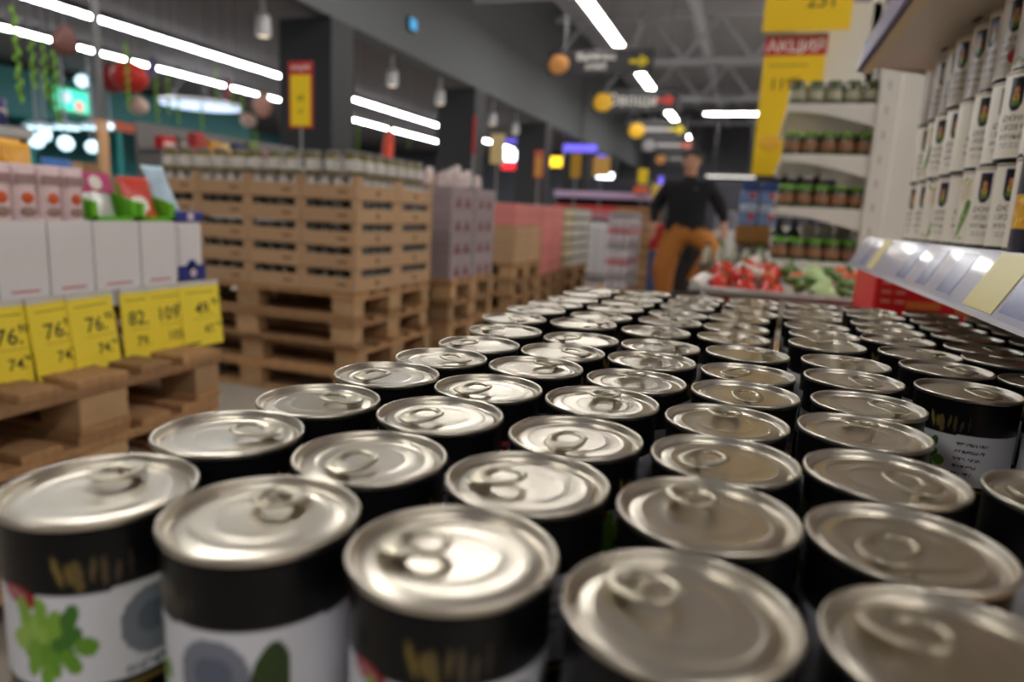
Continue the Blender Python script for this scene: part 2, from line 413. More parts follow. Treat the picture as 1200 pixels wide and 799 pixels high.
def tin_parts(R, H, steel, r_body):
    body = MB().lathe([(r_body - .003, .0015), (r_body + .0004, 0), (r_body + .0008, .002), (r_body - .0002, .0045), (r_body - .0002, H - .0045), (R - .0012, H - .0034)], 48, cap=False).mesh('body', mat('can_body_tin', (40, 40, 42), 0.3, 0.6), True)
    prof = [(R - .0014, H - .0036), (R - .0003, H - .0032), (R, H - .0022), (R, H - .0009), (R - .0005, H - .0001), (R - .0013, H), (R - .0019, H - .0006), (R - .0023, H - .0026), (R - .0028, H - .0042),
            (R - .0040, H - .0046), (R - .0050, H - .0040), (R - .0056, H - .0032), (R - .0088, H - .0030), (R - .0096, H - .0028), (R - .0104, H - .0027), (R - .0112, H - .0029), (R - .0118, H - .0031),
            (R * .49, H - .0031), (R * .465, H - .00296), (R * .43, H - .00296), (R * .405, H - .0031), (R * .10, H - .0031), (R * .02, H - .0031)]
    prof = soften(prof); lid = MB().lathe(prof, 64, cap=False)
    n = len(prof); lid.f.append(tuple((n - 1) * 64 + k for k in range(64)))
    lid = lid.mesh('lid', steel, True)
    return body, lid
body_me, lid_me = tin_parts(CR, CH, STEEL, 0.0346)
def tab_mesh(material):
    """finger ring of the lid: nose by the rim, ring towards the middle, along +x"""
    b = MB(); n = 28; z0 = CH - 0.0014; out = []; inn = []
    for k in range(n):
        a = 2 * PI * k / n; ca, sa = math.cos(a), math.sin(a)
        out.append((0.0132 * math.copysign(abs(ca) ** 0.8, ca), 0.0104 * math.copysign(abs(sa) ** 0.85, sa)))
        inn.append((-0.0035 + 0.0062 * ca, 0.0058 * math.copysign(abs(sa) ** 0.85, sa)))
    cx = 0.0135
    def zt(x): return z0 + 0.0012 - 0.05 * x + (0.0004 if x < 0 else 0)
    rings = []
    for (pts, dz, ex) in ((inn, 0.0, 1.0), (inn, 0.0012, 1.05), (out, 0.0014, 0.93), (out, 0.0007, 1.0), (out, 0.0, 0.95)):
        rings.append([(cx + x * ex, y * ex, zt(x) + dz) for x, y in pts])
    v = [p for r in rings for p in r]; f = []
    for j in range(5):
        for k in range(n):
            j2 = (j + 1) % 5; k2 = (k + 1) % n; f.append((j * n + k, j * n + k2, j2 * n + k2, j2 * n + k))
    return b.add(v, f).mesh('pull_tab', material, True)
tab_me = tab_mesh(TABM)
riv_me = MB().lathe([(.0031, CH - .0024), (.003, CH + .0002), (.002, CH + .0007), (.0004, CH + .0009)], 14, 0.0195, 0).mesh('rivet', TABM, True)
rots = {(0, 0): 112, (1, 0): 98, (2, 0): 190, (3, 0): 152, (4, 0): 150, (0, 1): 22, (1, 1): 262, (2, 1): 196, (3, 1): 122, (4, 1): 236, (0, 2): 20, (1, 2): 240, (2, 2): 262, (3, 2): 226, (4, 2): 318,
        (0, 3): 250, (1, 3): 240, (2, 3): 92, (3, 3): 95, (4, 3): 92, (0, 4): 350, (1, 4): 62, (2, 4): 112, (3, 4): 278, (4, 4): 330, (0, 5): 210, (1, 5): 345, (2, 5): 100, (3, 5): 230, (4, 5): 300, (5, 5): 300, (0, 6): 195, (1, 6): 215, (4, 6): 60, (5, 6): 310}
rots = {k: math.radians(v) for k, v in rots.items()}
labrot = {(0, 0): math.radians(232), (1, 0): math.radians(165), (5, 5): math.radians(-20)}
for n_, (i, j) in enumerate(sorted(grid, key=lambda k: (k[1], k[0]))):
    x, y = canpt(grid[(i, j)])
    lab = 'black tin can with ring-pull lid, %s row from the front, %s from the aisle edge' % (ordn(j), ordn(i))
    t = thing('tin_can', lab, 'can', (x, y, TOPZ - CH + (0.004 * (((i * 7 + j * 3) % 5) - 2) * 0.12)), 0, 'black tin cans on the display')
    tr = rots.get((i, j), random.uniform(0, 2 * PI))
    lr = labrot.get((i, j), random.uniform(0, 2 * PI))
    put('body', body_me, t); l = put('label', LAB_ME, t, rot=(0, 0, lr))
    lid = put('lid', lid_me, t, rot=(0, 0, tr)); tb = put('pull_tab', tab_me, t, rot=(0, 0, tr)); put('rivet', riv_me, tb)
# what carries the cans: layer pad, carton layers and a pallet
cf = [canpt(p) for p in grid.values()]
ang = math.atan2(0.31, 0.96) - 0.0
base_c = (0.135, 0.80)
def local_box(name, hx, hy, z0, z1, material, label, cat):
    t = thing(name, label, cat, (base_c[0], base_c[1], z0), math.radians(0.5))
    return t
t = local_box('layer_pad', 0, 0, TOPZ - CH - 0.008, 0, CARD, 'brown cardboard layer pad directly under the black tin cans', 'cardboard')
MB().box(-0.405, 0.43, -0.635, 0.66, 0, 0.006).build('sheet', CARD, t)
MB().box(-0.40, 0.425, -0.64, -0.633, -0.03, 0.012).build('folded_edge', CARD, t)

# ------------------------------------------------------------------ wooden pallets
def make_pallet(wx, wy, boards_along='y'):
    """euro pallet, wx by wy, with its own board, stringer and block pieces; deck boards run along boards_along"""
    pieces = []; H = 0.144
    L, Wd = (wy, wx) if boards_along == 'y' else (wx, wy)
    def bx(nm, a0, a1, b0, b1, z0, z1, m_):      # a along the boards, b across
        if boards_along == 'y': pieces.append((nm, MB().box(b0, b1, a0, a1, z0, z1, c=0.003).mesh(nm, m_)))
        else: pieces.append((nm, MB().box(a0, a1, b0, b1, z0, z1, c=0.003).mesh(nm, m_)))
    ws = [0.145, 0.1, 0.145, 0.1, 0.145]; gap = (Wd - sum(ws)) / 4; p = -Wd / 2
    for w_ in ws: bx('deck_board', -L / 2, L / 2, p, p + w_, H - 0.022, H, WOOD); p += w_ + gap
    for a in (-L / 2, -0.0725, L / 2 - 0.145): bx('stringer_board', a, a + 0.145, -Wd / 2, Wd / 2, H - 0.044, H - 0.022, WOOD)
    for b0, bw in ((-Wd / 2, 0.1), (-0.0725, 0.145), (Wd / 2 - 0.1, 0.1)):
        for a in (-L / 2, -0.0725, L / 2 - 0.145): bx('block', a + 0.004, a + 0.141, b0 + 0.003, b0 + bw - 0.003, 0.022, H - 0.044, BLOCK)
        bx('bottom_board', -L / 2, L / 2, b0, b0 + bw, 0, 0.022, WOOD)
    return pieces
PAL = {}
def pallet(wx, wy, along, loc, label, group, rz=0.0):
    key = (wx, wy, along)
    if key not in PAL: PAL[key] = make_pallet(wx, wy, along)
    t = thing('wooden_pallet', label, 'pallet', loc, rz, group)
    for nm, me in PAL[key]: put(nm, me, t)
    return t
def pallet_stack(n, wx, wy, along, x, y, where, group, jig=0.012):
    for k in range(n):
        nm = ['topmost', 'second from the top', 'third from the top', 'fourth from the top', 'fifth from the top'][n - 1 - k]
        pallet(wx, wy, along, (x + random.uniform(-jig, jig), y + random.uniform(-jig, jig), 0.1441 * k), 'worn wooden pallet, %s, stacked under the %s' % (nm, where), group, random.uniform(-1, 1) * 0.008)
# support below the tin cans
zc = 0.0
pallet(0.8, 1.2, 'y', (0.145, 0.80, 0.0), 'wooden pallet on the floor under the tin can display', 'pallets on the sales floor')
CZ = (TOPZ - CH - 0.010 - 0.1445) / 3
for k in range(3):
    for (sx, sy) in ((-1, -1), (1, -1), (-1, 1), (1, 1)):
        t = thing('can_carton', 'brown carton below the tin cans, %s layer, %s %s' % (['bottom', 'middle', 'upper'][k], 'aisle side' if sx < 0 else 'shelf side', 'front' if sy < 0 else 'rear'), 'carton', (0.145 + sx * 0.2, 0.80 + sy * 0.3, 0.1445 + CZ * k), 0, 'cartons under the can display')
        MB().box(-0.196, 0.196, -0.296, 0.296, 0, CZ - 0.001, c=0.004).build('body', CARD, t)
        MB().box(-0.197, 0.197, -0.03, 0.03, CZ * 0.25, CZ * 0.7, c=0.0005).build('printed_band', mat('brown_print', (120, 84, 50), 0.8), t)

# ------------------------------------------------------------------ snack display beside the aisle (white trays, price tags, pallets)
FX = -1.65
for k in range(4):
    pallet(1.2, 0.8, 'x', (-2.10 + random.uniform(-0.01, 0.01), 1.25 + random.uniform(-0.008, 0.008), 0.1441 * k), 'worn wooden pallet, %s, in the stack below the yellow price tags' % ['lowest', 'third from the top', 'second from the top', 'topmost with bare deck edge'][k], 'pallets under the snack display')
pallet(1.0, 0.92, 'x', (FX - 0.51, 1.30, 0.1441 * 4), 'wooden pallet set back directly under the white snack trays', 'pallets under the snack display')
TRW = mat('tray_white_card', (222, 218, 220), 0.6, var=0.03)
t = thing('display_shelf_board', 'brown board carrying the white snack trays above the price tags', 'board', (FX, 1.17, 0.7215))
MB().box(-0.56, 0.0, -0.60, 0.605, 0.0, 0.045).build('board', mat('board_brown', (128, 96, 66), 0.7), t)
MB().box(-0.004, 0.012, -0.60, 0.605, 0.0, 0.046).build('price_rail', mat('rail_clear', (186, 186, 190), 0.25), t)
GREEN = mat('bright_green_card', (96, 178, 28), 0.5, var=0.06)
MAG = mat('magenta_card', (190, 42, 110), 0.45, var=0.08)
NAVY = mat('navy_card', (34, 50, 130), 0.45, var=0.06)
REDT = mat('small_red_print', (196, 120, 118), 0.6)
POUCH = mat('pouch_pinkish', (222, 196, 198), 0.25, var=0.08, scale=20, bump=0.4)
ORD = mat('orange_brown_disc', (204, 88, 40), 0.4, var=0.2, scale=40)
ORP = mat('orange_pouch', (236, 168, 40), 0.3, var=0.25, scale=30, bump=0.4)
BLP = mat('blue_pouch', (60, 110, 176), 0.3, var=0.2, scale=30, bump=0.4)
SILV = mat('silver_pouch', (196, 196, 190), 0.22, 0.2, var=0.1, scale=18, bump=0.5)
REDPK = mat('red_pouch', (208, 64, 50), 0.3, var=0.15, scale=20, bump=0.4)
BLW = mat('blue_white_pack', (176, 200, 222), 0.3, var=0.5, scale=16)
ZT = 0.7675
def pouch_mesh(name, w_, h_, d_, material):
    """a filled stand-up pouch: pillow with flat seams, width along y, front towards +x, base at z = 0"""
    nx, nz = 10, 12; b = MB(); v = []; f = []
    for side in (1, -1):
        for j in range(nz + 1):
            for k in range(nx + 1):
                a, c = k / nx * 2 - 1, j / nz
                bulge = (1 - abs(a) ** 3) * math.sin(PI * min(1, c * 0.93 + 0.07)) ** 0.6 * (1 - 0.35 * c)
                v.append((side * (0.001 + d_ / 2 * bulge), a * w_ / 2 * (1 - 0.05 * math.sin(PI * c)), c * h_))
    n = (nx + 1) * (nz + 1)
    for s_ in (0, 1):
        for j in range(nz):
            for k in range(nx):
                a = s_ * n + j * (nx + 1) + k; f.append((a, a + 1, a + nx + 2, a + nx + 1))
    for j in range(nz):
        for k in (0, nx):
            a = j * (nx + 1) + k; f.append((a, a + nx + 1, a + nx + 1 + n, a + n))
    for k in range(nx): f.append((k, k + 1, k + 1 + n, k + n)); a = nz * (nx + 1) + k; f.append((a, a + 1, a + 1 + n, a + n))
    return b.add(v, f).mesh(name, material, True)
def tray(y0, y1, label, h=0.19, lip=None):
    yc = (y0 + y1) / 2; hw = (y1 - y0) / 2 - 0.003
    t = thing('snack_tray', label, 'tray', (FX, yc, ZT), 0, 'white snack trays on the pallet')
    MB().box(-0.36, -0.354, -hw, hw, 0, h + 0.10).build('back_panel', TRW, t)
    MB().box(-0.006, 0, -hw, hw, 0, h).build('front_panel', TRW, t)
    MB().box(-0.354, -0.006, -hw, hw, 0, 0.006).build('bottom', TRW, t)
    for s_ in (-1, 1): MB().prism([(-0.354, 0.006), (-0.006, 0.006), (-0.006, h), (-0.354, h + 0.10)], 'y', s_ * hw - 0.002, s_ * hw + 0.002).build('side_panel', TRW, t)
    MB().box(0.0, 0.0008, -hw * 0.55, hw * 0.6, 0.012, 0.018, c=0).build('red_print', REDT, t)
    return t, yc, hw
def pouch(me, loc, label, disc=True, tilt=0.05, group='snack pouches'):
    t = thing('snack_pouch', label, 'pouch', loc, 0, group); t.rotation_euler = (0, -tilt, random.uniform(-0.06, 0.06))
    put('bag', me, t)
    return t
bnd = [0.985, 1.115, 1.243, 1.369, 1.519, 1.652]
P1 = pouch_mesh('bag', 0.062, 0.195, 0.034, POUCH); P2 = pouch_mesh('bag', 0.115, 0.15, 0.035, SILV); P3 = pouch_mesh('bag', 0.08, 0.15, 0.035, ORP); P4 = pouch_mesh('bag', 0.09, 0.17, 0.03, BLP)
P5 = pouch_mesh('bag', 0.11, 0.15, 0.035, REDPK); P6 = pouch_mesh('bag', 0.085, 0.15, 0.035, BLW); P7 = pouch_mesh('bag', 0.085, 0.15, 0.03, MAG)
disc_me = MB().ball((0, 0, 0), (0.004, 0.0145, 0.0145), 16, 8).mesh('round_picture', ORD, True)
band_me = MB().box(-0.001, 0.001, -0.026, 0.026, -0.011, 0.011, c=0).mesh('text_band', mat('pouch_grey_print', (160, 128, 128), 0.5))
feet_me = MB().ball((0, 0, 0), (0.004, 0.02, 0.012), 14, 8).mesh('biscuit_picture', mat('biscuit_print', (150, 124, 112), 0.5, var=0.4, scale=60), True)
names = ['cut off by the picture edge', 'beside the first', 'third', 'fourth', 'last']
for k in range(5):
    y0, y1 = bnd[k], bnd[k + 1]
    lab = ['plain white card tray of snack pouches nearest the camera side', 'white card tray holding two pouches with orange-brown round pictures under orange pouches', 'white card tray holding two pouches in front of the blue pouches', 'white card tray with green insert under the magenta topped pouch', 'white card tray with green insert under the red pouch'][k]
    t, yc, hw = tray(y0, y1, lab, 0.185)
    if k < 3:
        for q, s_ in enumerate((-1, 1)):
            p = pouch(P1, (FX + 0.020, yc + s_ * 0.031, ZT + 0.115 + 0.055), 'pinkish pouch with round orange picture leaning out of the %s white tray, %s of two' % (ordn(k), 'nearer' if s_ < 0 else 'farther'), tilt=-0.02)
            p.location = (FX - 0.026, yc + s_ * 0.031, ZT + 0.125)
            put('round_picture', disc_me, p, (0.0155, 0, 0.115)); put('text_band', band_me, p, (0.0135, 0, 0.16)); put('biscuit_picture', feet_me, p, (0.0165, 0, 0.082))
        for q in range(2):
            pouch(P3 if k < 2 else P4, (FX - 0.10 - 0.06 * q, yc + 0.075 + 0.03 * q + random.uniform(-0.01, 0.01), ZT + (0.225 if k < 2 else 0.165) + 0.012 * q), '%s snack pouch standing %s in the %s white tray' % ('orange' if k < 2 else 'blue', ['behind the pinkish ones', 'at the back'][q], ordn(k)), tilt=0.1)
    else:
        # green card insert with a cut-out front
        g = thing('green_tray_insert', ['bright green card insert around the magenta topped pouch', 'bright green card insert around the red pouch'][k - 3], 'tray', (FX, yc, ZT + 0.186), 0, 'green card inserts')
        MB().box(-0.004, 0.0005, -hw, hw, 0, 0.012).build('front_lip', GREEN, g)
        for s_ in (-1, 1):
            MB().prism([(-0.22, 0), (0.0, 0), (0.0, 0.05), (-0.22, 0.11)], 'y', s_ * (hw - 0.002) - 0.0015, s_ * (hw - 0.002) + 0.0015).build('side_wing', GREEN, g)
            MB().box(-0.003, 0.0005, min(s_ * hw, s_ * (hw - 0.018)), max(s_ * hw, s_ * (hw - 0.018)), 0, 0.052).build('front_wing', GREEN, g)
        p = pouch(P2 if k == 3 else P5, (FX - 0.05, yc, ZT + 0.165), ['silver pouch with magenta top and round emblem in the green insert', 'red pouch with white picture in the green insert'][k - 3], tilt=0.28)
        if k == 3:
            MB().box(-0.012, 0.0145, -0.058, 0.058, 0.095, 0.152, c=0.004).build('magenta_top', MAG, p)
            MB().lathe([(0.02, 0), (0.02, 0.002)], 20).build('round_emblem', mat('emblem_white', (230, 222, 214), 0.4), p, loc=(0.0155, 0, 0.122)).rotation_euler = (0, PI / 2, 0)
        else:
            MB().ball((0, 0, 0), (0.006, 0.034, 0.03), 14, 8).build('white_picture', mat('pack_white', (236, 226, 210), 0.3), p, True, (0.014, -0.01, 0.06))
            MB().ball((0, 0, 0), (0.004, 0.02, 0.014), 14, 8).build('food_picture', ORD, p, True, (0.0185, 0.02, 0.035))
# last box end with navy corner and blue pack, brown card flap
t = thing('snack_tray', 'white end box with navy corner panel at the end of the snack row', 'tray', (FX, 1.71, ZT), 0, 'white snack trays on the pallet')
MB().box(-0.36, 0, -0.055, 0.055, 0, 0.185).build('body', TRW, t)
MB().box(-0.002, 0.0012, -0.053, 0.0555, 0.004, 0.05, c=0).build('navy_corner', NAVY, t)
MB().lathe([(0.02, 0), (0.02, 0.0012)], 20).build('navy_dome', NAVY, t, loc=(0, 0.0, 0.048)).rotation_euler = (0, PI / 2, 0)
MB().lathe([(0.013, 0), (0.013, 0.0022)], 20).build('round_emblem', mat('emblem_pink', (214, 190, 200), 0.4), t, loc=(0, 0.004, 0.026)).rotation_euler = (0, PI / 2, 0)
MB().box(-0.36, 0.001, -0.0555, 0.0555, 0.185, 0.215).build('navy_rim', NAVY, t)
MB().lathe([(0.013, 0), (0.013, 0.0012)], 20).build('rim_emblem', mat('emblem_pink', (214, 190, 200), 0.4), t, loc=(0.001, 0, 0.20)).rotation_euler = (0, PI / 2, 0)
p = pouch(P6, (FX - 0.07, 1.70, ZT + 0.214), 'blue and white pack leaning in the navy rimmed end box', tilt=0.45)
p = pouch(P7, (FX - 0.20, 1.46, ZT + 0.17), 'magenta snack pouch standing behind the silver one', tilt=0.2)
for k, (y, col, nm, zz) in enumerate([(1.16, GREEN, 'bright green', 0.33), (1.30, MAG, 'magenta', 0.345), (1.44, MAG, 'magenta', 0.33)]):
    t = thing('header_card', '%s header card rising behind the snack trays, %s from the near end' % (nm, ordn(k)), 'card', (FX - 0.37, y, ZT), 0, 'header cards')
    MB().box(-0.004, 0.0, -0.065, 0.065, 0, zz).build('card', TRW, t); MB().box(0.0, 0.003, -0.064, 0.064, 0.20, zz - 0.002, c=0.0005).build('colour_panel', col, t)
t = thing('card_flap', 'plain brown cardboard flap rising behind the red pouch', 'card', (FX - 0.16, 1.60, ZT + 0.1), 0)
MB().prism([(-0.20, 0.25), (-0.16, 0.25), (0.10, 0.10), (0.10, 0.0), (-0.20, 0.0)], 'y', 0.052, 0.056).build('flap', CARD, t)
MB().box(-0.2, -0.196, -0.05, 0.052, 0.0, 0.25).build('rear_panel', CARD, t)
# price tags on the rail
TAGM = mat('price_tag_yellow', (244, 220, 60), 0.45, var=0.05)
TAGP = mat('tag_sleeve_clear', (206, 202, 190), 0.2)
tags = [(1.05, 1.168, ('76', '90'), ('74', '90')), (1.158, 1.278, ('76', '90'), ('74', '90')), (1.262, 1.402, ('76', '90'), ('74', '90')),
        (1.424, 1.522, ('82', ''), ('79', '')), (1.510, 1.655, ('109', '90'), ('105', '90')), (1.632, 1.795, ('49', '90'), ('47', '90'))]
for k, (y0, y1, a, b) in enumerate(tags):
    t = thing('price_tag', 'yellow paper price tag reading %s, %s along the rail from the near end' % (a[0], ordn(k)), 'price tag', (FX + 0.016 + 0.003 * (k % 2), (y0 + y1) / 2, 0.768), 0, 'yellow price tags on the rail')
    t.rotation_euler = (random.uniform(-0.03, 0.05), -0.06 - 0.02 * (k % 3), random.uniform(-0.05, 0.05))
    w_ = (y1 - y0); h_ = 0.205
    MB().box(-0.0006, 0.0006, -w_ / 2, w_ / 2, -h_, 0, c=0).build('paper', TAGM, t)
    MB().box(-0.0012, 0.0010, -w_ / 2, w_ / 2, -0.014, 0.002, c=0).build('clip_strip', TAGP, t)
    MB().box(0.0006, 0.0009, -w_ * 0.35, w_ * 0.35, -0.036, -0.033, c=0).build('small_print', mat('faded_ink', (150, 128, 40), 0.6), t)
    MB().box(0.0006, 0.0009, -w_ * 0.2, w_ * 0.45, -0.118, -0.1165, c=0).build('rule_line', mat('faded_ink', (150, 128, 40), 0.6), t)
    MB().box(0.0006, 0.0009, -w_ * 0.45, -w_ * 0.1, -h_ + 0.008, -h_ + 0.014, c=0).build('small_print', INK, t)
    lettering(a[0] + '.', 0.040, INK, t, (0.0012, w_ * 0.06, -0.088), FACE_AISLE)
    if a[1]: lettering(a[1], 0.020, INK, t, (0.0012, w_ * 0.36, -0.070), FACE_AISLE)
    lettering(b[0] + '.', 0.028, INK, t, (0.0012, w_ * 0.18, -0.155), FACE_AISLE)
    if b[1]: lettering(b[1], 0.013, INK, t, (0.0012, w_ * 0.40, -0.142), FACE_AISLE)

# ------------------------------------------------------------------ cardboard jar trays on pallets
CX, CY, CZ0 = -1.885, 3.05, 0.5775
CW, CD, CHt = 0.335, 0.435, 0.118
pallet_stack(4, 1.36, 0.88, 'x', CX - 0.68, CY + 0.44, 'cardboard jar trays', 'pallets under the jar trays')
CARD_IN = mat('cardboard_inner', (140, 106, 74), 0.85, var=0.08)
def jar_tray_meshes():
    w_, d_, h = CW / 2 - 0.002, CD / 2 - 0.002, CHt - 0.001; th = 0.004; ms = []
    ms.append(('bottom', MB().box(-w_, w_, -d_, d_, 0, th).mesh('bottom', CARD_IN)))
    for s_ in (-1, 1):
        y = s_ * d_
        ya, yb = (y, y + th) if s_ < 0 else (y - th, y)
        ms.append(('end_panel', MB().box(-w_, w_, ya, yb, th, h * 0.66).mesh('end_panel', CARD)))
        for q in (-1, 1):
            xa, xb = (q * w_, q * w_ + 0.03) if q < 0 else (q * w_ - 0.03, q * w_)
            ms.append(('corner_post', MB().box(xa, xb, ya, yb, h * 0.66, h).mesh('corner_post', CARD)))
        x = s_ * w_
        xa, xb = (x, x + th) if s_ < 0 else (x - th, x)
        ms.append(('side_panel', MB().box(xa, xb, -d_ + th, d_ - th, th, h * 0.66).mesh('side_panel', CARD)))
        for q in (-1, 1):
            ya2, yb2 = (-d_ + th, -d_ + 0.055) if q < 0 else (d_ - 0.055, d_ - th)
            ms.append(('corner_post', MB().box(xa, xb, ya2, yb2, h * 0.66, h).mesh('corner_post', CARD)))
    PR = mat('tray_brown_print', (132, 94, 60), 0.8)
    ms.append(('printed_mark', MB().box(0.05, 0.11, -d_ - 0.0008, -d_, h * 0.28, h * 0.42, c=0).mesh('printed_mark', PR)))
    ms.append(('printed_mark', MB().box(w_, w_ + 0.0008, -0.018, 0.012, h * 0.24, h * 0.46, c=0).mesh('printed_mark', mat('tray_dark_print', (70, 50, 36), 0.8))))
    return ms
TRAYM = jar_tray_meshes()
JGL = mat('dark_jar_glass', (58, 56, 34), 0.12, var=0.3, scale=30, spec=0.6)
JLAB = mat('white_jar_label', (206, 202, 196), 0.5)
JLID = mat('white_jar_lid', (196, 194, 190), 0.35)
def jar_meshes(r, h, glass, labm, lidm, lab0=0.25, lab1=0.72):
    b = MB().lathe([(r * .85, 0), (r, h * .05), (r, h * .74), (r * .84, h * .82), (r * .82, h * .86)], 16).mesh('glass', glass, True)
    l = MB().lathe([(r * 1.01, h * lab0), (r * 1.015, h * lab0 + .001), (r * 1.015, h * lab1 - .001), (r * 1.01, h * lab1)], 16, cap=False).mesh('label', labm, True)
    c = MB().lathe([(r * .88, h * .85), (r * .9, h * .86), (r * .9, h * .98), (r * .84, h)], 16).mesh('lid', lidm, True)
    return (('glass', b), ('label', l), ('lid', c))
JARA = jar_meshes(0.034, 0.105, JGL, mat('shaded_jar_label', (112, 108, 102), 0.6), mat('dark_tin_lid', (84, 80, 74), 0.4)); JARW = jar_meshes(0.034, 0.116, JGL, JLAB, JLID, 0.55, 0.84)  # JARA label greyed: shade inside the lower trays put into its colour
JARB = jar_meshes(0.042, 0.120, mat('olive_jar_glass', (112, 100, 40), 0.15, var=0.3, scale=30), JLAB, mat('grey_jar_lid', (120, 116, 108), 0.35), 0.16, 0.62)
def jar(ms, loc, label, group):
    t = thing('glass_jar', label, 'jar', loc, random.uniform(0, 6), group)
    for nm, me in ms: put(nm, me, t)
    return t
for lay in range(5):
    z = CZ0 + lay * CHt
    for k in range(4):
        for q in range(2):
            if q == 1 and k > 0 and lay < 4: continue
            x = CX - CW * (k + 0.5); y = CY + CD * (q + 0.5)
            t = thing('jar_tray', 'brown cardboard jar tray, %s layer from the pallet, %s from the corner, %s' % (ordn(lay), ordn(k), ['front', 'rear'][q]), 'tray', (x, y, z), random.uniform(-1, 1) * 0.006, 'stacked cardboard jar trays')
            for nm, me in TRAYM: put(nm, me, t)
            for a in range(4):     # front row of jars behind the cut-out
                if q == 0: jar(JARW if lay == 4 else JARA, (x - CW / 2 + 0.045 + a * 0.082, y - CD / 2 + 0.045, z + 0.0045), 'dark jar in the %s layer tray, %s tray from the corner, %s jar across' % (ordn(lay), ordn(k), ordn(a)), 'jars inside the trays')
            if k == 0:
                for a in range(1, 5 if q == 0 else 5):
                    jar(JARW if lay == 4 else JARA, (x + CW / 2 - 0.044, y - CD / 2 + 0.045 + a * 0.085, z + 0.0045), 'dark jar on the aisle side of the %s layer, %s tray, %s jar along' % (ordn(lay), ['front', 'rear'][q], ordn(a)), 'jars inside the trays')
# upper tier of jars on a pad over the trays
t = thing('cardboard_pad', 'flat cardboard pad over the topmost jar trays', 'cardboard', (CX - 0.67, CY + 0.44, CZ0 + 5 * CHt))
MB().box(-0.67, 0.67, -0.43, 0.43, 0, 0.006).build('sheet', mat('pad_grey_card', (150, 136, 118), 0.8), t)
for k in range(11):
    x = CX - 0.06 - k * 0.118
    jar(JARB if k % 4 else JARB, (x, CY + 0.06, CZ0 + 5 * CHt + 0.0065), 'olive glass jar with white label on the topmost pad, %s from the corner' % ordn(k), 'jars on the top pad')
for k in range(6):
    jar(JARB, (CX - 0.06, CY + 0.175 + k * 0.115, CZ0 + 5 * CHt + 0.0065), 'olive glass jar along the aisle edge of the top pad, %s from the corner' % ordn(k), 'jars on the top pad')
def flag(x, y, z0, zs, w_, h_, label, paper, head=None, face=FACE_FRONT, price=None, base=0.06, small=None):
    """a price sign on a slim pole with a foot"""
    t = thing('sign_stand', label, 'sign', (x, y, z0))
    MB().lathe([(base, 0), (base, 0.006), (0.012, 0.012)], 16).build('foot', GREYM, t)
    MB().tube([(0, 0, 0.01), (0, 0, zs - z0 + 0.01)], 0.008, 8).build('pole', GREYM, t)
    b = MB().box(-w_ / 2, w_ / 2, -0.004, 0.004, zs - z0, zs - z0 + h_, c=0.001).build('board', REDP if head else paper, t)
    if head:
        MB().box(-w_ / 2 + 0.012, w_ / 2 - 0.012, -0.0055, -0.0038, zs - z0 + 0.012, zs - z0 + h_ * 0.8, c=0.0004).build('paper', paper, t)
        lettering(head, w_ * 0.17, WHITE_INK, t, (0, -0.0062, zs - z0 + h_ * 0.9))
    if price:
        lettering(price, w_ * 0.2, INK, t, (0, -0.0065, zs - z0 + h_ * 0.45))
        lettering(small or price, w_ * 0.13, INK, t, (0, -0.0065, zs - z0 + h_ * 0.25))
    return t
p0 = aY(353, 150, 3.72); p1 = aY(353, 72, 3.72)
flag(p0[0], 3.72, CZ0 + 5 * CHt + 0.006, p0[2], 0.17, p1[2] - p0[2], 'yellow and red promotion sign on a pole above the jar trays', YEL, 'АКЦИЯ', price='69', base=0.05)

# ------------------------------------------------------------------ further pallet stacks along the aisle
def carton(loc, w_, d_, h, body, label, group, mark=None, name='carton', rz=0.0):
    """carton with taped seam, flap line and a printed mark; front faces -y and +x"""
    t = thing(name, label, 'carton', loc, rz, group)
    MB().box(-w_ / 2, w_ / 2, -d_ / 2, d_ / 2, 0, h - 0.001, c=0.004).build('body', body, t)
    MB().box(-0.025, 0.025, -d_ / 2 - 0.0006, d_ / 2 + 0.0006, h * 0.82, h - 0.0004, c=0).build('tape', mat('tape', (196, 170, 130), 0.35), t)
    MB().box(-w_ / 2 - 0.0004, w_ / 2 + 0.0004, -d_ / 2 - 0.0004, d_ / 2 + 0.0004, h * 0.485, h * 0.5, c=0).build('seam', mat('seam_dark', (110, 92, 80), 0.8), t)  # thin darker seam line round the carton at half height
    if mark:
        MB().prism([(-d_ * .34, h * .12), (-d_ * .08, h * .12), (-d_ * .2, h * .6)], 'x', w_ / 2, w_ / 2 + 0.0012).build('printed_mark', mark, t)
        MB().prism([(d_ * .05, h * .12), (d_ * .32, h * .12), (d_ * .18, h * .6)], 'x', w_ / 2, w_ / 2 + 0.0012).build('printed_mark', mark, t)
        MB().prism([(-w_ * .15, h * .18), (w_ * .15, h * .18), (0, h * .45)], 'y', -d_ / 2 - 0.0012, -d_ / 2).build('printed_mark', mark, t)
    return t
MAUVE = mat('mauve_grey_carton', (150, 134, 138), 0.6, var=0.1, rnd=0.08)
DRED = mat('dark_red_print', (104, 26, 34), 0.6)
pallet_stack(4, 0.8, 0.8, 'x', -1.81 - 0.4, 4.05 + 0.42, 'mauve-grey cartons', 'pallets under the mauve cartons')
for lay in range(4):
    for q in range(2):
        for r in range(2):
            carton((-1.81 - 0.2 - 0.4 * r, 4.06 + 0.2 + 0.4 * q, 0.5775 + 0.15 * lay), 0.380, 0.380, 0.15, MAUVE, 'mauve-grey carton with dark red marks, %s layer, %s, %s side' % (ordn(lay), ['front', 'rear'][q], ['aisle', 'far'][r]), 'mauve-grey cartons', DRED)
BAGW = mat('white_pink_bag', (206, 190, 186), 0.4, var=0.25, scale=18, rnd=0.15)
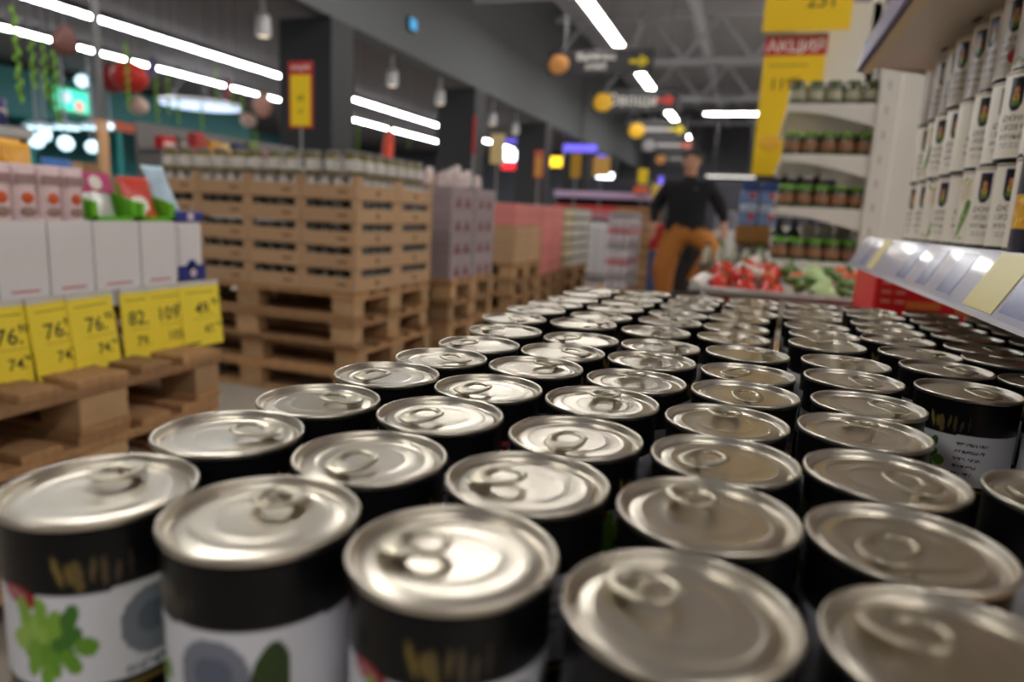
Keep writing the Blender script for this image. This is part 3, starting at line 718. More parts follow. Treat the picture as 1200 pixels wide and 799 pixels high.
for k in range(8):
    t = thing('paper_bag', 'small pale bag on top of the mauve cartons, %s along' % ordn(k), 'bag', (-1.9 - 0.16 * (k % 2), 4.14 + 0.09 * k, 0.5775 + 0.601), 0, 'pale bags on the cartons')
    put('bag', pouch_mesh('bag', 0.1, 0.1 + 0.02 * (k % 3), 0.06, BAGW), t); MB().box(-0.006, 0.006, -0.04, 0.04, 0.09, 0.1).build('fold', DRED if k % 3 == 0 else BAGW, t)
PINK = mat('pink_carton', (214, 128, 124), 0.5, var=0.08, rnd=0.06)
pallet_stack(4, 0.9, 0.8, 'x', -1.956 - 0.45, 5.755 + 0.4, 'pink boxes', 'pallets under the pink boxes')
for lay in range(2):
    for q in range(2):
        for r in range(2):
            carton((-1.956 - 0.222 - 0.445 * r, 5.76 + 0.2 + 0.4 * q, 0.5775 + 0.17 * lay), 0.44, 0.395, 0.17, CARD, 'plain brown carton below the pink boxes, %s layer, %s, %s side' % (ordn(lay), ['front', 'rear'][q], ['aisle', 'far'][r]), 'brown cartons under pink boxes')
for q in range(2):
    for r in range(2):
        t = carton((-1.956 - 0.222 - 0.445 * r, 5.76 + 0.2 + 0.4 * q, 0.9185), 0.44, 0.395, 0.19, PINK, 'pink box on the brown cartons, %s, %s side' % (['front', 'rear'][q], ['aisle', 'far'][r]), 'pink boxes')
        MB().box(-0.06, -0.02, -0.199, -0.1975, 0.0, 0.189, c=0).build('red_stripe', REDP, t)
pallet_stack(3, 0.9, 0.8, 'x', -1.956 - 0.45, 6.58 + 0.4, 'tall pink stack', 'pallets under the tall pink stack')
for lay in range(4):
    for r in range(2):
        for q in range(2):
            carton((-1.956 - 0.222 - 0.445 * r, 6.585 + 0.2 + 0.4 * q, 0.4335 + 0.17 * lay), 0.44, 0.395, 0.17, PINK, 'pink box in the tall stack, %s layer, %s, %s side' % (ordn(lay), ['front', 'rear'][q], ['aisle', 'far'][r]), 'tall stack of pink boxes')
WHT = mat('pale_tray_pack', (196, 196, 190), 0.5, var=0.12, rnd=0.1); CRM = mat('cream_tray_pack', (206, 190, 150), 0.5, var=0.12, rnd=0.1)
pallet_stack(3, 0.9, 1.2, 'x', -1.98 - 0.45, 7.5 + 0.7, 'pale flat packs', 'pallets under the pale packs')
for lay in range(6):
    for q in range(3):
        t = thing('flat_pack', 'pale flat pack with dark lip, %s layer, %s along the aisle' % (ordn(lay), ordn(q)), 'pack', (-1.98 - 0.3, 7.52 + 0.22 + 0.45 * q, 0.4335 + 0.115 * lay), 0, 'pale flat packs')
        MB().box(-0.3, 0.3, -0.22, 0.22, 0, 0.085).build('body', CRM if q == 0 else WHT, t); MB().box(-0.29, 0.29, -0.21, 0.21, 0.085, 0.114).build('dark_lip', mat('pack_dark_lip', (110, 108, 100), 0.6), t)
CLR = mat('clear_wrapped_pack', (206, 200, 206), 0.25, var=0.2, scale=16, rnd=0.1); PKC = mat('pinkish_pack', (186, 120, 130), 0.4, var=0.2, scale=16)
pallet_stack(2, 0.5, 0.8, 'x', -1.28, 7.0 + 0.4, 'wrapped drink packs', 'pallets under the wrapped packs')
for lay in range(5):
    for q in range(2):
        t = thing('wrapped_pack', 'film-wrapped pale pack in the aisle, %s layer from the pallet, %s' % (ordn(lay), ['front', 'rear'][q]), 'pack', (-1.28, 7.0 + 0.2 + 0.4 * q, 0.2895 + 0.16 * lay), 0, 'film-wrapped packs')
        for bx_ in range(3): MB().lathe([(0.03, 0.002), (0.036, 0.01), (0.036, 0.09), (0.03, 0.10)], 10, -0.075 + 0.075 * bx_, -0.155).build('bottle', CLR, t, True)
        MB().box(-0.112, 0.112, -0.15, 0.196, 0, 0.10, c=0.02).build('wrapped_bottles', CLR, t); MB().box(-0.113, 0.113, -0.197, 0.197, 0.10, 0.158, c=0.012).build('printed_band', PKC if lay % 2 else mat('pack_band_grey', (150, 146, 150), 0.4), t)
pallet_stack(4, 0.5, 0.8, 'x', -1.45, 9.3, 'brown crates near the man', 'pallets by the brown crates')
for lay in range(5):
    t = thing('slatted_crate', 'small brown slatted crate beside the man, %s from the pallet' % ordn(lay), 'crate', (-1.42, 9.2, 0.5775 + 0.12 * lay), 0, 'brown crates')
    MB().box(-0.25, 0.25, -0.3, 0.3, 0, 0.02).build('bottom', WOOD, t)
    for s_ in (-1, 1):
        for q in range(2): MB().box(-0.25, 0.25, s_ * 0.3 - 0.008, s_ * 0.3 + 0.008, 0.025 + 0.045 * q, 0.06 + 0.045 * q).build('slat', WOOD, t)
        for q in range(2): MB().box(s_ * 0.25 - 0.008, s_ * 0.25 + 0.008, -0.29, 0.29, 0.025 + 0.045 * q, 0.06 + 0.045 * q).build('slat', WOOD, t)
# flags on poles over the stacks
for (u0, v0, u1, v1, Y, zb, lab, col, hd) in [
        (574, 157, 592, 192, 6.2, 1.109, 'pale yellow promotion flag on a pole above the pink boxes', mat('pale_yellow_paper', (214, 196, 140), 0.6), None),
        (625, 176, 638, 208, 6.9, 1.115, 'narrow orange-edged price flag on a pole by the dark column', mat('ochre_paper', (206, 160, 80), 0.6), 'АКЦИЯ'),
        (668, 180, 682, 208, 7.9, 1.13, 'ochre price flag on a pole beside the yellow lit sign', mat('ochre_dark_paper', (190, 150, 40), 0.6), None),
        (694, 184, 716, 206, 10.0, 0.0, 'broad ochre price flag above the pale packs', mat('ochre_paper', (206, 160, 80), 0.6), None),
        (747, 198, 760, 215, 10.2, 0.0, 'small bright yellow flag near the shoulder of the man', YEL, None),
        (763, 216, 776, 232, 10.4, 0.0, 'small yellow tag just beside the man', mat('pale_yellow2_paper', (226, 196, 96), 0.6), None)]:
    a = aY(u0, v1, Y); b = aY(u1, v0, Y)
    flag((a[0] + b[0]) / 2, Y, zb, a[2], b[0] - a[0], b[2] - a[2], lab, col, hd, base=0.04)
t = thing('red_pole_stand', 'slim stand with red upper pole in front of the dark column', 'stand', (*aY(553, 230, 4.4)[:2], 1.179))
MB().lathe([(0.04, 0), (0.04, 0.006), (0.01, 0.01)], 14).build('foot', GREYM, t); MB().tube([(0, 0, 0.01), (0, 0, 0.22)], 0.008, 8).build('lower_pole', GREYM, t); MB().tube([(0, 0, 0.22), (0, 0, 0.47)], 0.010, 8).build('upper_pole', REDP, t)

# ------------------------------------------------------------------ shelf with pea cans
SX, SY0, SY1 = 0.22, 0.22, 1.66
u = thing('pea_can_shelf', 'pale metal shelf bay with lavender price rail holding white pea cans', 'shelf', (0, 0, 0))
BEIGE = mat('beige_shelf_metal', (196, 188, 174), 0.35, var=0.05)
RAIL = mat('lavender_price_rail', (176, 176, 200), 0.3, var=0.10, scale=8, coat=0.6)
BLUER = mat('blue_rail', (36, 42, 136), 0.3)
MB().box(0.66, 0.68, SY0, SY1, 0.0, 2.1, c=0.002).build('back_panel', SHELFW, u)
for y in (SY0, SY1 - 0.04): MB().box(0.60, 0.66, y, y + 0.04, 0.0, 2.1, c=0.004).build('upright', SHELFW, u)
MB().box(0.24, 0.60, SY0, SY1, 0.982, 1.0125, c=0.003).build('lower_shelf', BEIGE, u)
r = MB().prism([(0.208, 0.958), (0.214, 0.956), (0.244, 1.004), (0.244, 1.014), (0.238, 1.016)], 'y', SY0, SY1).build('price_rail', RAIL, u)
MB().prism([(0.206, 0.955), (0.212, 0.9535), (0.2135, 0.957), (0.2075, 0.9595)], 'y', SY0, SY1).build('rail_edge', mat('rail_edge_pale', (214, 214, 222), 0.15), r)
def rail_strip(name, y0, y1, material, parent, d=0.0007, a=0.06, b=0.97):
    p, q = np.array((0.208, 0.958)), np.array((0.238, 1.016)); n = np.array((-0.058, 0.03)); n = n / np.linalg.norm(n)
    pa, pb = p + (q - p) * a, p + (q - p) * b
    return MB().prism([tuple(pa), tuple(pb), tuple(pb + n * d), tuple(pa + n * d)], 'y', y0, y1).build(name, material, parent)
PTAG = mat('pale_yellow_tag', (226, 212, 136), 0.35, var=0.05)
for y0, y1 in ((0.71, 0.80), (1.36, 1.43)):
    rail_strip('price_label', y0, y1, PTAG, r, 0.0009)
for k, (y0, y1) in enumerate(((0.60, 0.70), (0.86, 0.92), (0.98, 1.03), (1.10, 1.16), (1.48, 1.53))):
    rail_strip('blue_insert', y0, y1, mat('rail_blue_insert', (140, 146, 186), 0.2), r, 0.0004, 0.12, 0.9)
MB().box(0.19, 0.60, SY0, SY1 + 0.04, 1.368, 1.392, c=0.002).build('upper_shelf', BEIGE, u)
for k in range(7): MB().box(0.30, 0.308, SY0 + 0.1 + 0.2 * k, SY0 + 0.13 + 0.2 * k, 1.3665, 1.3685, c=0).build('slot', DARKM, u)
MB().prism([(0.176, 1.362), (0.184, 1.362), (0.196, 1.425), (0.188, 1.425)], 'y', SY0, SY1 + 0.04).build('upper_rail', BLUER, u)
MB().prism([(0.186, 1.358), (0.205, 1.358), (0.205, 1.368), (0.186, 1.368)], 'y', SY0, SY1 + 0.04).build('rail_support', mat('rail_cream', (206, 190, 150), 0.35), u)
for y in (1.69,): MB().prism([(0.23, 1.366), (0.60, 1.366), (0.60, 1.30)], 'y', y, y + 0.003).build('bracket', BEIGE, u)
for y in (0.3, 1.62): MB().prism([(0.25, 0.982), (0.60, 0.982), (0.60, 0.925)], 'y', y, y + 0.003).build('bracket', BEIGE, u)

PEAP = paint_mat('pea_can_print', 0.35, 0.3)
def pea_label(v):
    W, H = 288, 84; img = np.zeros((H, W, 3)); img[:] = (242, 234, 220)
    half = W // 2
    edge = [(18, 20, 30), (34, 40, 110)][v]
    for o in (0, half):
        c = o + 34
        img[4:26, c - 11:c + 12] = edge; ell(img, c, 26, 11.5, 11, edge)
        img[5:26, c - 9:c + 10] = (16, 18, 26); ell(img, c, 26, 9.5, 9.5, (16, 18, 26))
        ell(img, c, 17, 5.4, 5.0, (176, 96, 60)); ell(img, c, 16, 3.0, 2.4, (206, 150, 110)); ell(img, c, 24, 6.0, 5.0, (206, 168, 74)); ell(img, c, 29, 7.6, 2.6, (104, 128, 52)); ell(img, c, 23, 1.8, 2.4, (120, 70, 40))
        for k, s_ in enumerate(('ЮНОНА', 'ГОРОШЕК', 'ЗЕЛЕНЫЙ')):
            stamp(img, raster(s_, 46 if k else 40, 8), c - 23 + (0 if k else 3), 40 + 9 * k, (52, 46, 48))
        for k in range(2): stamp(img, rng.random((1, 34)) > 0.3, c - 17, 69 + 3 * k, (130, 120, 116))
        # leaf sprigs, cream dish and pea pod
        for k in range(5): ell(img, o + 62 + 9 * k, 77 - (k % 2) * 3, 5, 1.8, [(164, 176, 74), (190, 186, 96)][k % 2], -0.6 + 0.4 * (k % 3))
        ell(img, o + 92, 22, 18, 14, (236, 222, 200)); ell(img, o + 92, 22, 13, 10, (222, 204, 184))
        for k in range(4): ell(img, o + 72 + 10 * k, 7 + (k % 2) * 4, 6, 2.2, [(150, 168, 62), (190, 190, 92)][k % 2], 0.7 - 0.5 * k)
        ell(img, o + 98, 54, 24, 6.0, (66, 112, 34), -1.05); ell(img, o + 97, 55, 20, 3.4, (122, 164, 60), -1.05)
        for k in range(4): ell(img, o + 89 + 5.5 * k, 66 - 8 * k, 2.6, 2.6, (170, 204, 98))
        ell(img, o + 104, 38, 5, 8, (84, 130, 44), 0.4)
    return img
def corn_label():
    W, H = 240, 72; img = np.zeros((H, W, 3)); img[:] = (20, 22, 46)
    img[30:56] = (232, 168, 24)
    for k in range(220): ell(img, rng.integers(0, W), rng.integers(32, 55), 2.6, 2.0, [(246, 196, 52), (226, 150, 16), (250, 208, 80)][k % 3])
    for o in (0, 120):
        stamp(img, raster('КУКУРУЗА', 84, 10), o + 14, 8, (230, 230, 232)); stamp(img, rng.random((2, 60)) > 0.35, o + 26, 22, (190, 190, 200))
        stamp(img, raster('PREMIUM', 60, 8), o + 26, 61, (226, 226, 228))
    return img
PH, PR = 0.1105, 0.0363
pea_lab = [sleeve(pea_label(v), PR - 0.0012, 0.004, PH - 0.004, PEAP) for v in (0, 1)]
corn_lab = sleeve(corn_label(), PR - 0.0012, 0.004, PH - 0.004, PEAP)
pb_me, pl_me = tin_parts(PR, PH, STEEL, PR - 0.0015)
ptab = tab_mesh(TABM)
sticker = MB().lathe([(0.009, 0), (0.009, 0.0008)], 18).mesh('red_sticker', mat('red_sticker', (206, 74, 62), 0.4), False)
ncol = 13
for row in range(3):
    for k in range(ncol):
        y = 1.598 - 0.0752 * k
        corn = (k >= 9 and row < 2)
        x = 0.327 + random.uniform(-0.004, 0.004) + (0.0 if not corn else -0.014)
        lab = ('navy corn can with yellow kernels, %s row, %s from the near end' % (['bottom', 'middle'][row], ordn(ncol - 1 - k))) if corn else 'white pea can with black arched badge, %s row, %s from the far end' % (['bottom', 'middle', 'top'][row], ordn(k))
        t = thing('corn_can' if corn else 'pea_can', lab, 'can', (x, y, 1.0135 + 0.1112 * row), 0, 'cans on the shelf')
        put('body', pb_me, t)
        # badge and text of the print turned mostly to the aisle, some showing the pod
        show = [205, 225, 150, 215, 235, 120, 210, 222, 240, 215, 220, 214, 220][(k + 4 * row) % 13]
        put('label', corn_lab if corn else pea_lab[0 if row else 1], t, rot=(0, 0, math.radians(show - 42 + random.uniform(-8, 8))))
        put('lid', pl_me, t)
        if row == 2 and k == 6:
            a = math.radians(232); put('red_sticker', sticker, t, (math.cos(a) * (PR - 0.0006), math.sin(a) * (PR - 0.0006), 0.03), (0, PI / 2, a))
# red printed carton under the shelf end
t = thing('red_carton', 'bright red printed carton under the end of the pea can shelf', 'carton', (0.46, 1.80, 0.0))
MB().box(-0.17, 0.20, 0.0, 0.32, 0.0, 0.935, c=0.004).build('body', mat('red_carton_card', (226, 32, 42), 0.45, var=0.1, scale=6), t)
for k in range(6): MB().box(-0.155 + 0.03 * (k % 2), -0.135 + 0.03 * (k % 2), -0.0012, 0.0, 0.865 + 0.022 * (k // 2), 0.872 + 0.022 * (k // 2), c=0).build('pale_print', mat('pale_red_print', (240, 160, 140), 0.5), t)
MB().box(-0.10, -0.03, -0.0012, 0.0, 0.856, 0.872, c=0).build('orange_print', mat('orange_print', (240, 140, 70), 0.5, var=0.3, scale=50), t)
MB().box(0.0, 0.16, -0.0012, 0.0, 0.850, 0.862, c=0).build('orange_print', mat('orange_print', (240, 140, 70), 0.5, var=0.3, scale=50), t)

# ------------------------------------------------------------------ white gondola with green lidded jars
JY = 3.0
u = thing('jar_shelf_unit', 'white metal shelving seen from its end with rows of green lidded jars', 'shelf', (0, JY, 0))
MB().box(0.40, 0.475, -0.014, 0.05, 0.0, 1.66, c=0.004).build('end_upright', SHELFW, u)
for k in range(16): MB().box(0.428, 0.436, -0.0152, -0.0138, 0.2 + 0.09 * k, 0.23 + 0.09 * k, c=0).build('slot', mat('slot_grey', (170, 166, 160), 0.6), u)
MB().box(0.44, 0.455, 0.05, 1.0, 0.1, 1.66, c=0.002).build('back_panel', SHELFW, u)
MB().box(0.475, 0.95, 0.02, 0.04, 0.0, 1.75, c=0.002).build('end_panel', SHELFW, u)
MB().box(0.10, 0.44, 0.01, 1.0, 0.0, 0.86, c=0.003).build('plinth', SHELFW, u)
SHZ = [0.895, 1.107, 1.312, 1.503]
for z in SHZ:
    s_ = MB().box(0.085, 0.44, 0.0, 1.0, z - 0.028, z, c=0.002).build('shelf_board', SHELFW, u)
    poly = [(0.085, z - 0.002)] + [(0.40, z - 0.002)] + [(0.40, z - 0.085)] + [(0.40 - 0.315 * a / 8, z - 0.085 + 0.055 * math.sin(PI / 2 * a / 8)) for a in range(1, 9)]
    MB().prism(poly, 'y', -0.004, 0.004).build('side_bracket', SHELFW, s_)
GLID = mat('green_jar_lid', (112, 176, 40), 0.35); BLID = mat('dark_jar_lid', (62, 78, 40), 0.35)
PICK = mat('pickle_jar_glass', (66, 72, 34), 0.14, var=0.35, scale=40, spec=0.6); PLAB = mat('pickle_label', (150, 104, 76), 0.5, var=0.75, scale=22)
JG = jar_meshes(0.031, 0.088, PICK, PLAB, GLID, 0.2, 0.58); JT = jar_meshes(0.031, 0.088, PICK, mat('pale_pickle_label', (170, 166, 140), 0.5, var=0.5, scale=22), BLID, 0.2, 0.6)
for j, z in enumerate(SHZ):
    for k in range(5):
        for q in range(3):
            jar(JT if j == 3 else JG, (0.118 + 0.0655 * k, JY + 0.05 + 0.07 * q, z + 0.0005), '%s jar on the %s shelf, %s from the aisle edge, %s row' % (['green lidded pickle', 'green lidded pickle', 'green lidded pickle', 'dark lidded pickle'][j], ['lowest', 'second lowest', 'second highest', 'topmost'][j], ordn(k), ordn(q)), 'jars on the white shelves')
BOTG = mat('dark_bottle_glass', (24, 40, 30), 0.12)
bot = [('glass', MB().lathe([(0.03, 0), (0.034, 0.01), (0.034, 0.10), (0.014, 0.135), (0.013, 0.165)], 16).mesh('glass', BOTG, True)), ('cap', MB().lathe([(0.0145, 0.16), (0.0145, 0.172)], 14).mesh('cap', DARKM)), ('label', MB().lathe([(0.0344, 0.03), (0.0344, 0.075)], 16, cap=False).mesh('label', JLAB, True))]
for j, z in enumerate(SHZ[:2]):
    for k in range(3):
        t = thing('dark_bottle', 'dark green bottle standing behind the jars on the %s shelf, %s from the aisle' % (['lowest', 'second lowest', 'second highest'][j], ordn(k)), 'bottle', (0.13 + 0.075 * k, JY + 0.80, z + 0.0005), 0, 'dark bottles')
        for nm, me in bot: put(nm, me, t)
for k in range(3):
    t = thing('white_box', 'white carton behind the lowest green lidded jars, %s from the aisle' % ordn(k), 'box', (0.24 + 0.07 * k, JY + 0.35, SHZ[0] + 0.0005), 0, 'white boxes on the shelf')
    MB().box(-0.03, 0.03, -0.03, 0.03, 0, 0.15, c=0.002).build('body', mat('box_white', (214, 210, 204), 0.5), t); MB().box(-0.0305, 0.0305, -0.0308, -0.03, 0.02, 0.05, c=0).build('print', mat('box_red_print', (180, 90, 90), 0.5), t)
# gondola behind it, carrying the header panel
u = thing('rear_shelf_unit', 'white shelving bay with header panel behind the yellow posters', 'shelf', (0, 4.4, 0))
MB().box(0.10, 0.60, 0.0, 0.7, 0.0, 0.2).build('plinth', SHELFW, u); MB().box(0.50, 0.55, 0.0, 0.7, 0.2, 2.3, c=0.004).build('back_panel', SHELFW, u); MB().box(0.12, 0.56, 0.0, 0.02, 1.55, 2.25, c=0.003).build('header_panel', SHELFW, u)
for z in (0.6, 1.0, 1.35): MB().box(0.12, 0.5, 0.02, 0.7, z, z + 0.025, c=0.002).build('shelf_board', SHELFW, u)
# yellow posters hanging into the aisle
POY = mat('poster_yellow', (238, 196, 8), 0.5, var=0.06, scale=3)
def poster(u0, v0, u1, v1, Y, label, sm):
    a = aY(u0, v1, Y); b = aY(u1, v0, Y)
    t = thing('hanging_poster', label, 'poster', (a[0], Y, a[2])); w_, h_ = b[0] - a[0], b[2] - a[2]
    MB().box(0, w_, -0.003, 0.003, 0, h_, c=0.0008).build('sheet', POY, t)
    MB().box(-0.004, w_ + 0.004, -0.006, 0.006, h_ - 0.002, h_ + 0.012, c=0.002).build('top_rail', GREYM, t)
    for s_ in (0.15, 0.85): MB().tube([(w_ * s_, 0, h_ + 0.01), (w_ * s_, 0, 6.0 - a[2])], 0.0025, 5).build('cord', GREYM, t)
    return t, w_, h_
t, w_, h_ = poster(880, 41, 971, 205, 4.25, 'yellow promotion poster headed with red band and price', 0)
MB().box(-0.001, w_ + 0.001, -0.0045, -0.0028, h_ * 0.865, h_ * 0.995, c=0.0003).build('red_band', REDP, t)
lettering('АКЦИЯ', 0.062, WHITE_INK, t, (w_ * 0.5, -0.0052, h_ * 0.925))
lettering('119', 0.062, mat('olive_ink', (96, 78, 20), 0.6), t, (w_ * 0.34, -0.004, h_ * 0.66)); lettering('99', 0.03, mat('olive_ink', (96, 78, 20), 0.6), t, (w_ * 0.58, -0.004, h_ * 0.69))
MB().box(w_ * 0.1, w_ * 0.75, -0.0036, -0.0029, h_ * 0.79, h_ * 0.8, c=0).build('small_print', mat('faded_ink', (150, 128, 40), 0.6), t)
MB().ball((w_ * 0.26, -0.004, h_ * 0.24), (0.06, 0.003, 0.045), 16, 8).build('food_picture', mat('orange_food_print', (240, 176, 50), 0.5, var=0.25, scale=30), t, True)
t, w_, h_ = poster(893, -95, 1013, 38, 4.2, 'upper yellow poster hanging above the headed promotion poster', 0)
lettering('251', 0.075, mat('olive_ink', (96, 78, 20), 0.6), t, (w_ * 0.66, -0.004, h_ * 0.28))

# ------------------------------------------------------------------ produce bin
u = thing('produce_bin', 'grey rimmed low bin heaped with red and green vegetables', 'bin', (0.115, 2.5, 0.0))
RIMM = mat('bin_rim_grey', (156, 152, 146), 0.35); NETM = mat('bin_panel_grey', (112, 100, 88), 0.5, var=0.3, scale=20)
BX, BY, BZ = 0.23, 0.34, 0.825
rim = [(-BX, -BY, BZ), (BX, -BY, BZ), (BX, BY, BZ), (-BX, BY, BZ)]
for k in range(4): MB().tube([rim[k], rim[(k + 1) % 4]], 0.013, 8).build('rim_bar', RIMM, u, True)
for k in range(4): MB().tube([(rim[k][0], rim[k][1], 0.0), (rim[k][0], rim[k][1], BZ)], 0.011, 8).build('leg', RIMM, u, True)
MB().box(-BX, BX, -BY, BY, 0.55, 0.57).build('floor_panel', NETM, u)
for k in range(14):
    x = -BX + 2 * BX * (k + 0.5) / 14; MB().tube([(x, -BY, 0.56), (x, -BY, BZ)], 0.003, 5).build('wire', RIMM, u)
for k in range(5): MB().tube([(-BX, -BY, 0.6 + 0.05 * k), (BX, -BY, 0.6 + 0.05 * k)], 0.003, 5).build('wire', RIMM, u)
VEG = [('red_pepper', 'red pepper', mat('pepper_red', (206, 48, 36), 0.25, var=0.3, scale=20, rnd=0.2)), ('wrapped_salad', 'pale green wrapped salad', mat('salad_wrap', (176, 196, 140), 0.3, var=0.3, scale=30, rnd=0.15)),
       ('tomato', 'orange-red tomato', mat('tomato_orange', (222, 104, 62), 0.3, var=0.2, scale=20, rnd=0.2)), ('white_pack', 'white wrapped vegetable pack', mat('pack_wrap', (222, 208, 196), 0.3, var=0.2, scale=20, rnd=0.1)), ('cucumber', 'green cucumber', mat('cucumber_green', (84, 116, 44), 0.35, var=0.3, scale=20))]
STEMM = mat('stem_green', (70, 110, 40), 0.6)
vm = []
for nm, ln, mt in VEG:
    b = MB()
    if nm == 'cucumber': b.ball((0, 0, 0), (0.075, 0.02, 0.02), 14, 9)
    elif nm == 'red_pepper':
        b.ball((0, 0, 0), (0.05, 0.042, 0.038), 15, 10); b.v = [(x * (1 + 0.10 * math.cos(3 * math.atan2(y, z + 1e-6))), y, z) for x, y, z in b.v]
    elif nm == 'tomato': b.ball((0, 0, 0), (0.034, 0.034, 0.03), 14, 9)
    elif nm == 'wrapped_salad': b.ball((0, 0, 0), (0.06, 0.045, 0.036), 14, 9); b.v = [(x, y, z * (1 + 0.2 * math.sin(40 * x) * math.cos(50 * y))) for x, y, z in b.v]
    else: b.box(-0.055, 0.055, -0.04, 0.04, -0.025, 0.025, c=0.012)
    vm.append((b.mesh('flesh', mt, True), MB().tube([(0, 0, 0.024), (0.004, 0, 0.045), (0.012, 0, 0.052)], [0.008, 0.005, 0.004], 7).mesh('stem', STEMM, True)))
cnt = 0
for j in range(9):
    for k in range(6):
        px = -0.19 + 0.075 * k + random.uniform(-0.01, 0.01); py = -0.29 + 0.072 * j + random.uniform(-0.01, 0.01)
        w8 = [0, 3, 2, 0, 3, 3] if k < 3 else [1, 3, 1, 4, 1, 2]
        v = w8[(j * 5 + k * 3 + j * j) % 6]
        pz = BZ - 0.015 + 0.05 * (1 - (py / 0.34) ** 2) + 0.02 * (k % 2) + random.uniform(-0.01, 0.012)
        nm, ln, mt = VEG[v]
        t = thing(nm, '%s in the grey produce bin, %s row from the front, %s across' % (ln, ordn(j), ordn(k)), 'vegetable' if v != 3 else 'pack', (0.115 + px, 2.5 + py, pz), random.uniform(0, 6), 'vegetables in the bin')
        t.rotation_euler = (random.uniform(-0.5, 0.5), random.uniform(-0.5, 0.5), random.uniform(0, 6))
        t.scale = (0.8, 0.8, 0.8); put('flesh', vm[v][0], t)
        if v in (0, 2): put('stem', vm[v][1], t)
# lower heap seen through the wire front
for k in range(9):
    v = [4, 1, 4, 0, 4, 4, 1, 4, 4][k]; nm, ln, mt = VEG[v]
    t = thing(nm, '%s behind the wire front of the produce bin, %s across' % (ln, ordn(k)), 'vegetable', (0.115 - 0.19 + 0.047 * k, 2.5 - 0.27, 0.735 + 0.01 * (k % 2)), 0.3 * k, 'vegetables behind the wire')
    put('flesh', vm[v][0], t)
t = thing('white_bag', 'white crumpled bag lying beside the produce bin', 'bag', (-0.165, 2.98, 0.0))
b = MB().ball((0, 0, 0.785), (0.05, 0.08, 0.03), 18, 12); b.v = [(x + 0.012 * math.sin(60 * z + 30 * y), y, z + 0.012 * math.sin(45 * x + 20 * y)) for x, y, z in b.v]
b.build('bag', mat('white_film', (222, 214, 204), 0.3, var=0.15, scale=20), t, True)
MB().box(-0.05, 0.05, -0.10, 0.10, 0.0, 0.75).build('stand', NETM, t); MB().box(-0.055, 0.055, -0.11, 0.11, 0.75, 0.765).build('stand_top', RIMM, t)

# bottles, drinks display and boxes behind the bin
u = thing('drinks_stand', 'wooden drinks stand with blue labelled packs beside the white shelves', 'stand', (0.03, 5.2, 0.0))
AMB = mat('amber_wood', (150, 104, 48), 0.6, var=0.25, scale=14)
MB().box(-0.14, 0.14, 0, 0.3, 0.0, 0.90).build('cabinet', NETM, u); MB().box(-0.14, 0.14, -0.01, 0.3, 0.90, 1.02).build('amber_crate', AMB, u)
for q in range(2):
    for k in range(2):
        t = thing('blue_pack', 'blue and white labelled drink pack, %s tier, %s' % (['lower', 'upper'][q], ['aisle side', 'shelf side'][k]), 'pack', (-0.035 + 0.135 * k, 5.3, 1.021 + 0.15 * q), 0, 'blue drink packs')
        MB().box(-0.06, 0.06, -0.08, 0.08, 0, 0.095, c=0.012).build('body', mat('pack_blue', (120, 150, 200), 0.3, var=0.3, scale=14), t); MB().box(-0.061, 0.061, -0.081, 0.081, 0.095, 0.148, c=0.01).build('band', mat('pack_navy', (50, 76, 140), 0.3, var=0.2) if q else mat('pack_pale', (190, 200, 220), 0.3), t)
        MB().ball((0.02, -0.08, 0.06), (0.025, 0.004, 0.022), 12, 8).build('red_emblem', REDPK, t, True)
for k in range(7):
    t = thing('small_bottle', 'small pale bottle standing behind the vegetable bin, %s across' % ordn(k), 'bottle', (-0.22 + 0.07 * k, 4.08, 0.80), 0, 'small bottles behind the bin')
    MB().lathe([(0.024, 0), (0.026, 0.01), (0.026, 0.06), (0.011, 0.085), (0.011, 0.1)], 14).build('body', mat('pale_bottle', (206, 206, 190), 0.25), t, True); MB().lathe([(0.013, 0.098), (0.013, 0.115)], 12).build('cap', [DARKM, GREEN, SHELFW][k % 3], t)
u = thing('low_table', 'low brown table behind the vegetable bin carrying small bottles', 'table', (0.0, 4.12, 0.0))
MB().box(-0.27, 0.27, -0.1, 0.09, 0.775, 0.799).build('top', NETM, u)
for sx in (-0.25, 0.23):
    for sy in (-0.09, 0.06): MB().box(sx, sx + 0.025, sy, sy + 0.025, 0, 0.775).build('leg', NETM, u)
t = thing('grey_cabinet', 'grey box cabinet standing beyond the drinks stand', 'cabinet', (-0.27, 8.7, 0.0))
MB().box(-0.16, 0.10, 0, 0.4, 0.0, 1.18).build('body', mat('cabinet_grey', (122, 120, 132), 0.5), t); MB().box(-0.15, 0.09, -0.006, 0, 0.6, 0.95).build('white_panel', SHELFW, t); MB().box(-0.15, 0.09, -0.006, 0, 0.1, 0.58).build('door', GREYM, t)

